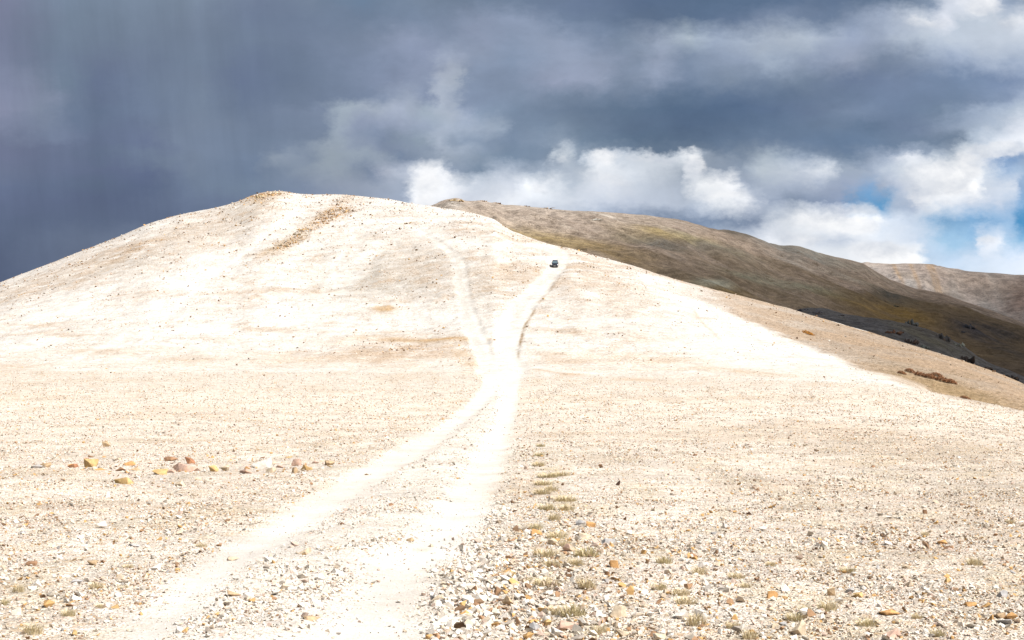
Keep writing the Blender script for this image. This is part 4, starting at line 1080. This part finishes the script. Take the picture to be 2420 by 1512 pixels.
for z in (.655, .715): loft('grille_bar', [[(x, y, zz) for x, zz in ((-.36, z - .008), (.36, z - .008), (.36, z + .008), (-.36, z + .008))] for y in (-2.28, -2.262)], M_CHROME, gr, True, False)
loft('badge', [[(.085 * math.cos(a), y, .69 + .05 * math.sin(a)) for a in np.linspace(0, 2 * math.pi, 17)[:-1]] for y in (-2.30, -2.263)], M_BLACK, gr)
loft('number_plate', [[(x, y, z) for x, z in ((-.15, .47), (.15, .47), (.15, .57), (-.15, .57))] for y in (-2.315, -2.28)], M_PLATE, car, True, False)
loft('wiper', [[(x, y + d, z + d) for d in (0, .02)] + [(x, y + .02, z)] for x, y, z in ((-.5, -1.01, 1.115), (.1, -.99, 1.15))], M_BLACK, car, True, False)

# ------------------------------------------------------------------ light: sun from the right, high, a little beyond the scene
S_EL = math.radians(54); S_AZ = math.radians(114)          # azimuth from +Y towards +X
sd = Vector((math.sin(S_AZ) * math.cos(S_EL), math.cos(S_AZ) * math.cos(S_EL), math.sin(S_EL)))
sl_ = bpy.data.lights.new('sun', 'SUN'); sl_.energy = SUN_E; sl_.angle = math.radians(.5); sl_.color = (1, .972, .93)
so = bpy.data.objects.new('sun', sl_); C.objects.link(so)
so.rotation_euler = sd.to_track_quat('Z', 'Y').to_euler()

# unseen storm cloud added out of frame to shade the mountain: a closed lumpy body above it, thin at its rim
def shade_cloud_body():
    nu, nv = 60, 60
    a, b = np.meshgrid(np.linspace(-1, 1, nu), np.linspace(-1, 1, nv), indexing='ij')
    x = CX0 + (CX1 - CX0) * (a + 1) / 2; y0 = 90 + 340 * (1 - smooth(860, 1160, x)); y = y0 + (CY1 - y0) * (b + 1) / 2
    w = 110 * fbm(a * 2.5 + 3, b * 2.5, 4, 150)
    x = x + w; y = y + (40 + 90 * smooth(-1, -.5, b)) * fbm(a * 2.5, b * 2.5 + 9, 4, 153)
    r = np.maximum(np.abs(a), np.abs(b)); th = np.sqrt(np.clip(1 - r ** 4, 0, 1))
    zt = 1420 + th * (260 + 160 * fbm(a * 4, b * 4, 4, 156)); zb = 1420 - th * (60 + 50 * fbm(a * 5, b * 5, 4, 159))
    v = np.concatenate([np.stack([x, y, zt], -1).reshape(-1, 3), np.stack([x, y, zb], -1).reshape(-1, 3)])
    n = nu * nv; i_ = np.arange(n).reshape(nu, nv)
    q = np.stack([i_[:-1, :-1], i_[1:, :-1], i_[1:, 1:], i_[:-1, 1:]], -1).reshape(-1, 4)
    f = np.concatenate([q, q[:, ::-1] + n])
    # density shaped for the shade wanted: slight on the left, deep on the right
    d = DENS(x, y) + .10 * fbm(a * 4, b * 4, 4, 162)
    return make_mesh('cloud', v, f, {'dens': ('POINT', 'FLOAT', np.clip(np.concatenate([d, d]).reshape(2, -1).ravel(), 0, 1))}, True, None)
CX0, CX1, CY1 = 480, 3600, 4500
def DENS(x, y):
    # x, y shades the place (x - 930, y + 415) on the ground
    gx, gy = x - 930, y + 415
    return (.06 + .62 * smooth(-20, 760, gx + (2000 - gy) * .45)) * (1 - .25 * smooth(2700, 3600, gy))
mc, t = new_mat('shade_cloud_vapour')
dn_ = t.attr('dens').outputs['Fac']
tr = t.n('ShaderNodeBsdfTransparent'); df_ = t.n('ShaderNodeBsdfDiffuse'); df_.inputs[0].default_value = (.8, .82, .86, 1)
mx = t.n('ShaderNodeMixShader'); t.put(mx.inputs[0], dn_); t.put(mx.inputs[1], tr.outputs[0]); t.put(mx.inputs[2], df_.outputs[0])
t.put(t.n('ShaderNodeOutputMaterial').inputs[0], mx.outputs[0])
cm = shade_cloud_body(); cm.materials.append(mc)
tag(link('cloud', cm), 'unseen cloud added overhead to shade the mountain', None, None, 'structure')

# ------------------------------------------------------------------ sky: Nishita behind, storm clouds painted by direction
ROWS = [
 (0, [(0, 125, 132, 163), (64, 118, 137, 162), (192, 121, 139, 163), (256, 111, 127, 156), (320, 116, 134, 160), (360, 106, 130, 160), (420, 117, 136, 162), (512, 110, 130, 158), (576, 105, 125, 158), (640, 92, 115, 150), (704, 85, 110, 142), (780, 88, 112, 145), (832, 94, 117, 151), (880, 93, 119, 151), (930, 130, 150, 178), (955, 205, 212, 225), (985, 236, 239, 245), (1005, 150, 168, 195), (1024, 138, 158, 186)]),
 (18, [(0, 120, 128, 158), (64, 115, 134, 158), (192, 118, 135, 160), (256, 109, 126, 155), (330, 112, 130, 158), (370, 110, 130, 158), (440, 122, 140, 168), (480, 135, 150, 178), (530, 136, 152, 180), (560, 110, 130, 160), (640, 98, 120, 152), (700, 90, 114, 147), (740, 100, 122, 155), (768, 118, 136, 165), (830, 104, 126, 158), (880, 150, 165, 190), (920, 190, 200, 215), (945, 215, 220, 232), (960, 180, 193, 210), (1010, 188, 199, 214), (1024, 210, 217, 228)]),
 (40, [(0, 118, 128, 158), (64, 112, 130, 155), (192, 115, 132, 158), (256, 110, 128, 155), (300, 110, 127, 155), (360, 118, 135, 162), (410, 139, 153, 182), (450, 126, 143, 171), (480, 138, 152, 180), (512, 134, 151, 179), (560, 142, 157, 184), (600, 126, 144, 173), (620, 122, 141, 168), (660, 150, 165, 190), (690, 160, 175, 190), (720, 149, 165, 190), (768, 162, 175, 193), (800, 166, 179, 196), (850, 146, 161, 189), (880, 155, 170, 195), (920, 175, 188, 205), (1024, 184, 195, 211)]),
 (60, [(0, 120, 130, 160), (60, 110, 128, 154), (110, 107, 122, 152), (192, 114, 132, 158), (256, 106, 123, 153), (300, 107, 125, 153), (380, 124, 140, 169), (430, 138, 152, 182), (448, 150, 163, 188), (465, 140, 154, 180), (512, 130, 149, 178), (570, 146, 160, 187), (610, 138, 154, 182), (640, 128, 146, 173), (662, 148, 162, 188), (690, 125, 144, 172), (740, 138, 154, 180), (768, 150, 166, 188), (820, 140, 156, 184), (850, 150, 163, 188), (880, 125, 144, 172), (960, 150, 166, 192), (1000, 165, 179, 200), (1024, 160, 175, 198)]),
 (80, [(0, 125, 135, 165), (30, 128, 140, 168), (60, 110, 130, 155), (100, 102, 118, 150), (150, 112, 130, 158), (200, 115, 132, 158), (240, 105, 122, 155), (280, 105, 123, 152), (330, 112, 130, 158), (400, 130, 145, 175), (428, 140, 155, 184), (442, 165, 176, 195), (460, 160, 172, 190), (470, 131, 149, 178), (512, 130, 148, 177), (560, 148, 160, 188), (600, 146, 159, 186), (620, 125, 143, 170), (660, 140, 155, 182), (690, 115, 135, 165), (730, 122, 140, 165), (768, 112, 132, 161), (800, 118, 138, 165), (850, 110, 130, 165), (900, 115, 135, 168), (960, 115, 138, 172), (1010, 120, 142, 178), (1024, 135, 155, 188)]),
 (98, [(0, 130, 139, 169), (45, 128, 141, 168), (70, 109, 127, 155), (100, 101, 117, 148), (150, 112, 130, 159), (200, 118, 136, 162), (240, 106, 124, 155), (300, 110, 128, 156), (370, 120, 138, 168), (395, 145, 160, 186), (410, 150, 164, 188), (428, 130, 146, 176), (440, 160, 172, 191), (452, 150, 164, 186), (462, 128, 146, 176), (512, 126, 145, 173), (560, 120, 140, 168), (620, 112, 133, 162), (680, 94, 118, 149), (740, 94, 117, 150), (768, 96, 119, 151), (820, 106, 127, 158), (900, 112, 133, 166), (960, 113, 136, 168), (1000, 132, 152, 183), (1024, 152, 169, 196)]),
 (110, [(0, 132, 140, 170), (40, 128, 142, 168), (70, 108, 126, 155), (100, 100, 118, 148), (150, 112, 130, 160), (200, 118, 136, 162), (240, 108, 126, 155), (320, 124, 141, 169), (345, 155, 170, 186), (370, 155, 168, 186), (400, 161, 173, 196), (430, 152, 168, 186), (450, 160, 172, 190), (465, 150, 165, 190), (480, 131, 151, 178), (512, 120, 141, 169), (560, 112, 133, 162), (620, 98, 122, 152), (680, 85, 110, 142), (740, 85, 110, 145), (800, 103, 124, 157), (850, 118, 138, 168), (900, 110, 132, 165), (940, 115, 138, 168), (970, 150, 168, 195), (1024, 172, 187, 205)]),
 (126, [(0, 122, 132, 162), (45, 121, 136, 164), (80, 104, 122, 152), (130, 103, 119, 150), (165, 112, 129, 157), (200, 119, 136, 162), (256, 112, 130, 158), (320, 122, 140, 168), (340, 152, 167, 185), (365, 140, 154, 182), (400, 146, 160, 186), (425, 150, 166, 190), (440, 160, 174, 195), (470, 150, 165, 187), (495, 148, 165, 187), (512, 120, 141, 169), (560, 118, 139, 166), (620, 98, 121, 151), (690, 86, 110, 143), (768, 95, 119, 151), (830, 108, 130, 160), (870, 95, 119, 150), (910, 112, 133, 166), (950, 140, 159, 187), (990, 168, 184, 205), (1015, 210, 218, 232), (1024, 216, 223, 235)]),
 (140, [(0, 110, 120, 150), (50, 115, 130, 160), (100, 102, 118, 150), (150, 105, 120, 152), (180, 118, 135, 162), (256, 114, 133, 161), (320, 120, 138, 165), (335, 150, 165, 182), (355, 140, 155, 180), (380, 125, 143, 172), (420, 140, 158, 178), (435, 165, 178, 198), (450, 140, 158, 182), (512, 120, 141, 170), (555, 134, 153, 177), (580, 115, 138, 165), (640, 94, 119, 149), (700, 96, 120, 151), (768, 105, 128, 159), (850, 99, 124, 157), (900, 112, 135, 165), (960, 118, 140, 168), (980, 180, 196, 216), (1010, 222, 229, 240), (1024, 232, 236, 244)]),
 (148, [(0, 109, 119, 150), (100, 101, 117, 148), (150, 103, 118, 151), (190, 118, 135, 162), (256, 115, 134, 162), (290, 122, 140, 167), (330, 152, 166, 182), (360, 138, 153, 178), (390, 128, 145, 174), (425, 138, 155, 178), (440, 158, 172, 192), (512, 117, 139, 167), (548, 122, 143, 169), (560, 175, 187, 202), (570, 140, 158, 180), (595, 130, 150, 174), (640, 105, 128, 156), (700, 108, 130, 158), (768, 118, 138, 165), (850, 101, 125, 157), (900, 150, 166, 190), (950, 132, 152, 178), (970, 195, 208, 222), (990, 212, 222, 235), (1024, 205, 216, 232)]),
 (156, [(0, 108, 118, 150), (100, 99, 116, 146), (200, 117, 134, 160), (256, 115, 135, 165), (280, 140, 155, 175), (310, 130, 147, 172), (330, 150, 165, 180), (380, 145, 160, 180), (400, 120, 140, 170), (430, 130, 148, 176), (445, 150, 165, 185), (512, 116, 139, 166), (545, 124, 144, 170), (558, 196, 205, 215), (568, 170, 182, 200), (575, 132, 152, 176), (590, 222, 229, 238), (605, 242, 245, 249), (615, 180, 193, 210), (640, 205, 214, 225), (670, 205, 214, 225), (690, 237, 241, 246), (705, 152, 167, 187), (740, 122, 141, 166), (768, 153, 168, 184), (800, 142, 159, 182), (850, 106, 129, 158), (880, 150, 165, 188), (910, 222, 227, 236), (950, 165, 180, 198), (972, 236, 239, 244), (988, 172, 192, 216), (1005, 112, 152, 202), (1024, 140, 165, 200)]),
 (170, [(0, 105, 118, 148), (100, 98, 115, 145), (150, 95, 110, 145), (200, 115, 132, 158), (256, 110, 130, 160), (300, 130, 147, 172), (335, 150, 164, 181), (370, 125, 143, 172), (385, 165, 175, 195), (408, 178, 188, 206), (422, 236, 239, 244), (438, 241, 243, 247), (450, 140, 157, 181), (480, 120, 142, 168), (512, 168, 180, 198), (535, 150, 165, 185), (560, 160, 172, 190), (580, 172, 184, 200), (600, 228, 233, 240), (630, 212, 220, 231), (680, 162, 175, 192), (690, 228, 234, 242), (702, 150, 165, 186), (740, 136, 153, 176), (768, 178, 190, 202), (800, 181, 191, 206), (825, 205, 212, 222), (840, 151, 166, 186), (870, 150, 165, 188), (905, 192, 202, 214), (930, 250, 251, 252), (970, 252, 253, 254), (1003, 160, 186, 218), (1024, 150, 178, 210)]),
 (185, [(0, 100, 115, 148), (100, 95, 112, 142), (150, 92, 108, 142), (200, 110, 128, 155), (256, 116, 136, 163), (300, 125, 142, 170), (340, 145, 158, 180), (400, 154, 167, 188), (414, 228, 232, 238), (435, 242, 244, 248), (450, 222, 227, 234), (480, 190, 200, 215), (512, 198, 206, 220), (530, 236, 240, 245), (545, 232, 236, 242), (570, 175, 188, 205), (600, 216, 221, 230), (640, 190, 200, 215), (680, 172, 184, 202), (700, 236, 240, 245), (730, 241, 243, 247), (745, 152, 167, 190), (768, 165, 178, 198), (850, 150, 165, 192), (868, 128, 164, 206), (880, 150, 165, 190), (910, 191, 199, 213), (922, 250, 251, 252), (975, 254, 254, 254), (988, 200, 211, 227), (1015, 204, 214, 229), (1024, 140, 170, 208)]),
 (202, [(0, 97, 111, 144), (128, 92, 107, 140), (200, 106, 123, 153), (256, 108, 125, 156), (320, 130, 145, 175), (350, 145, 158, 182), (405, 150, 165, 190), (415, 241, 243, 246), (440, 231, 234, 241), (470, 196, 204, 219), (512, 224, 229, 237), (560, 205, 213, 225), (620, 190, 200, 218), (690, 175, 188, 208), (720, 227, 232, 239), (745, 231, 235, 242), (768, 153, 168, 193), (800, 131, 149, 176), (845, 140, 158, 190), (860, 92, 156, 210), (880, 95, 160, 212), (893, 158, 178, 205), (915, 166, 181, 206), (935, 228, 232, 239), (960, 206, 216, 231), (990, 195, 208, 228), (1024, 122, 166, 210)]),
 (220, [(0, 92, 107, 138), (200, 96, 112, 143), (400, 150, 165, 190), (512, 196, 204, 219), (600, 141, 159, 186), (660, 111, 133, 165), (720, 130, 150, 180), (755, 131, 149, 178), (775, 185, 195, 210), (810, 238, 241, 245), (850, 250, 251, 252), (870, 240, 243, 248), (882, 205, 218, 235), (900, 204, 217, 235), (925, 190, 208, 230), (945, 122, 172, 216), (980, 117, 167, 213), (1010, 140, 180, 220), (1024, 72, 152, 211)]),
 (240, [(0, 90, 105, 135), (400, 140, 157, 183), (700, 152, 172, 196), (768, 226, 231, 240), (800, 216, 223, 233), (840, 191, 202, 220), (870, 221, 228, 238), (900, 216, 226, 240), (920, 200, 215, 235), (950, 156, 196, 228), (975, 142, 187, 226), (985, 218, 226, 239), (995, 224, 231, 242), (1005, 172, 202, 231), (1024, 132, 182, 221)]),
 (258, [(0, 88, 102, 132), (400, 140, 157, 183), (700, 180, 195, 212), (780, 231, 236, 241), (840, 226, 232, 240), (870, 246, 247, 249), (915, 250, 251, 252), (926, 180, 206, 233), (950, 186, 211, 238), (990, 206, 221, 240), (1024, 212, 224, 242)]),
 (285, [(0, 86, 100, 130), (400, 140, 157, 183), (700, 200, 212, 225), (800, 232, 236, 241), (920, 236, 240, 245), (950, 200, 219, 240), (1024, 222, 231, 243)]),
]
w = bpy.data.worlds.new('World'); SC.world = w; w.use_nodes = True
t = NT(w.node_tree)
tc = t.n('ShaderNodeTexCoord'); D = tc.outputs['Generated']
sp_ = t.n('ShaderNodeSeparateXYZ'); t.put(sp_.inputs[0], D)
dx, dy, dz = sp_.outputs
ysafe = t.math('MAXIMUM', dy, 0.05)
u_ = t.math('DIVIDE', dx, ysafe); v_ = t.math('DIVIDE', dz, ysafe)
cb = t.n('ShaderNodeCombineXYZ'); t.put(cb.inputs[0], u_); t.put(cb.inputs[1], t.math('MULTIPLY', v_, 1.5))
uv = cb.outputs[0]
n1 = t.noise(uv, 11.0, 5, .6); n2 = t.noise(uv, 40.0, 7, .66)
def cen(o): return t.vmath('SUBTRACT', o, (.5, .5, .5))
n3 = t.noise(uv, 120.0, 5, .65)
wv = t.vmath('ADD', t.vmath('SCALE', cen(n3.outputs['Color']), None, 16.0), t.vmath('ADD', t.vmath('SCALE', cen(n1.outputs['Color']), None, 34.0), t.vmath('SCALE', cen(n2.outputs['Color']), None, 44.0)))
ws = t.n('ShaderNodeSeparateXYZ'); t.put(ws.inputs[0], wv)
px_ = t.math('ADD', t.math('MULTIPLY', u_, F), 512.0); py_ = t.math('SUBTRACT', 320.0, t.math('MULTIPLY', v_, F))
calm = t.rng(px_, 250, 420, 1.0, 1.0, True)
pxw = t.math('ADD', px_, t.math('MULTIPLY', ws.outputs[0], calm)); pyw = t.math('ADD', py_, t.math('MULTIPLY', ws.outputs[1], t.math('MULTIPLY', calm, .62)))
fac = t.math('DIVIDE', pxw, 1024.0)
G_ = 2.0 ** EXPO
prev = None
def prune(st):
    st = list(st)
    while len(st) > 31:
        er = []
        for j in range(1, len(st) - 1):
            a, b, c = np.array(st[j - 1], float), np.array(st[j], float), np.array(st[j + 1], float)
            f = (b[0] - a[0]) / (c[0] - a[0]); er.append(np.abs(a[1:] + (c[1:] - a[1:]) * f - b[1:]).max() * (c[0] - a[0]))
        del st[1 + int(np.argmin(er))]
    return st
for i, (ry, stops) in enumerate(ROWS):
    stops = prune(stops)
    cr = t.n('ShaderNodeValToRGB'); t.put(cr.inputs[0], fac)
    cr.color_ramp.interpolation = 'LINEAR'
    el = cr.color_ramp.elements
    while len(el) > 1: el.remove(el[-1])
    for k, (x, r, g, b) in enumerate(stops):
        e = el[0] if k == 0 else el.new(x / 1024)
        lm = .3 * r + .6 * g + .1 * b; r, g, b = [q + (lm - q) * .16 for q in (r, g, b)]
        e.position = x / 1024; c = lin((r, g, b)) * SKY_GAIN / G_
        e.color = (*c, 1)
    if prev is None: prev = cr.outputs[0]
    else: prev = t.mix(t.rng(pyw, ROWS[i - 1][0], ry), prev, cr.outputs[0])
paint = prev
# soft inner texture of the clouds and the falling rain on the left
bil = t.noise(uv, 9.0, 6, .58, .3)
tex = t.math('MULTIPLY', t.rng(bil.outputs[0], .36, .64, .90, 1.10), t.rng(t.noise(uv, 55.0, 6, .65).outputs[0], .35, .65, .98, 1.02))
tex = t.math('ADD', 1.0, t.math('MULTIPLY', t.math('SUBTRACT', tex, 1.0), t.rng(px_, 200, 420, .3, 1.0, True)))
cs_ = t.n('ShaderNodeCombineXYZ'); t.put(cs_.inputs[0], t.math('ADD', u_, t.math('MULTIPLY', v_, .10))); t.put(cs_.inputs[1], t.math('MULTIPLY', v_, .16))
rain = t.rng(t.noise(cs_.outputs[0], 42.0, 4, .6).outputs[0], .3, .7, .93, 1.07)
rm = t.rng(px_, 330, 230, ss=True)
k = t.math('MULTIPLY', tex, t.math('ADD', 1.0, t.math('MULTIPLY', rm, t.math('SUBTRACT', rain, 1.0))))
vm = t.n('ShaderNodeCombineColor')
for i in range(3): t.put(vm.inputs[i], k)
paint = t.mix(1.0, paint, vm.outputs[0], 'MULTIPLY')
bw = t.n('ShaderNodeRGBToBW'); t.put(bw.inputs[0], paint)
bo = t.math('MULTIPLY', t.rng(bw.outputs[0], .10, .22, 0.98, 1.13, True), 1.0)
vb = t.n('ShaderNodeCombineColor')
for i in range(3): t.put(vb.inputs[i], bo)
paint = t.mix(1.0, paint, vb.outputs[0], 'MULTIPLY')
# sunlit cumulus heads with crisp edges
BL = [(428, 182, 15, 20, 1), (424, 200, 12, 14, .9), (561, 159, 10, 6, .55), (602, 157, 18, 9, 1), (648, 158, 34, 6, .8), (694, 168, 11, 14, .9), (722, 196, 30, 9, .75), (540, 188, 16, 8, .75), (615, 180, 24, 8, .55),
      (938, 178, 34, 18, 1.1), (968, 166, 16, 16, 1), (925, 190, 22, 12, 1.1), (1000, 150, 40, 8, 1), (862, 208, 15, 8, .9), (825, 224, 50, 10, .95), (880, 250, 46, 10, 1.1), (800, 238, 40, 10, .8), (985, 5, 22, 9, 1), (930, 22, 26, 7, .75), (1012, 20, 22, 10, .6), (988, 238, 12, 8, .8), (790, 30, 22, 8, .4), (690, 38, 30, 9, .35)]
bx = t.math('ADD', px_, t.math('MULTIPLY', ws.outputs[0], .45)); by = t.math('ADD', py_, t.math('MULTIPLY', ws.outputs[1], .35))
fld = None
for (x, y, rx, ry, a) in BL:
    ex = t.math('DIVIDE', t.math('SUBTRACT', bx, x), rx); ey = t.math('DIVIDE', t.math('SUBTRACT', by, y), ry)
    g_ = t.math('MULTIPLY', t.math('EXPONENT', t.math('MULTIPLY', t.math('ADD', t.math('MULTIPLY', ex, ex), t.math('MULTIPLY', ey, ey)), -.7)), a)
    fld = g_ if fld is None else t.math('MAXIMUM', fld, g_)
puff = t.noise(uv, 34.0, 8, .62)
cm_ = t.rng(t.math('ADD', fld, t.math('MULTIPLY', t.math('SUBTRACT', puff.outputs[0], .5), 1.5)), .36, .86, ss=True)
cm_ = t.math('MULTIPLY', cm_, t.rng(fld, .08, .45, ss=True))
inner = t.rng(t.noise(uv, 24.0, 6, .6).outputs[0], .38, .62)
lit = t.mix(inner, (*(lin((196, 203, 215)) / G_), 1), (*(lin((253, 253, 254)) / G_), 1))
paint = t.mix(t.math('MULTIPLY', cm_, .62), paint, lit)
# the rest of the dome: broken cloud over blue
nb = t.noise(D, 2.6, 7, .6); cover = t.rng(nb.outputs[0], .30, .52, ss=True)
shade = t.rng(t.noise(D, 4.2, 5, .6).outputs[0], .3, .7)
rest = t.mix(shade, (*(lin((100, 101, 106)) / G_), 1), (*(lin((190, 189, 188)) / G_), 1))
inn = t.math('MULTIPLY', t.math('MULTIPLY', t.rng(px_, -420, -150, ss=True), t.rng(px_, 1450, 1180, ss=True)), t.math('MULTIPLY', t.rng(py_, -330, -120, ss=True), t.rng(dy, .1, .3, ss=True)))
cloud = t.mix(inn, rest, paint)
amt = t.math('MAXIMUM', inn, cover)
sky = t.n('ShaderNodeTexSky', sky_type='NISHITA'); sky.sun_disc = False; sky.sun_elevation = S_EL; sky.sun_rotation = S_AZ; sky.altitude = 4500; sky.dust_density = .6
b1 = t.n('ShaderNodeBackground'); t.put(b1.inputs[0], sky.outputs[0]); b1.inputs[1].default_value = .1
b2 = t.n('ShaderNodeBackground'); t.put(b2.inputs[0], cloud); b2.inputs[1].default_value = 1.0
ms = t.n('ShaderNodeMixShader'); t.put(ms.inputs[0], amt); t.put(ms.inputs[1], b1.outputs[0]); t.put(ms.inputs[2], b2.outputs[0])
t.put(t.n('ShaderNodeOutputWorld').inputs[0], ms.outputs[0])
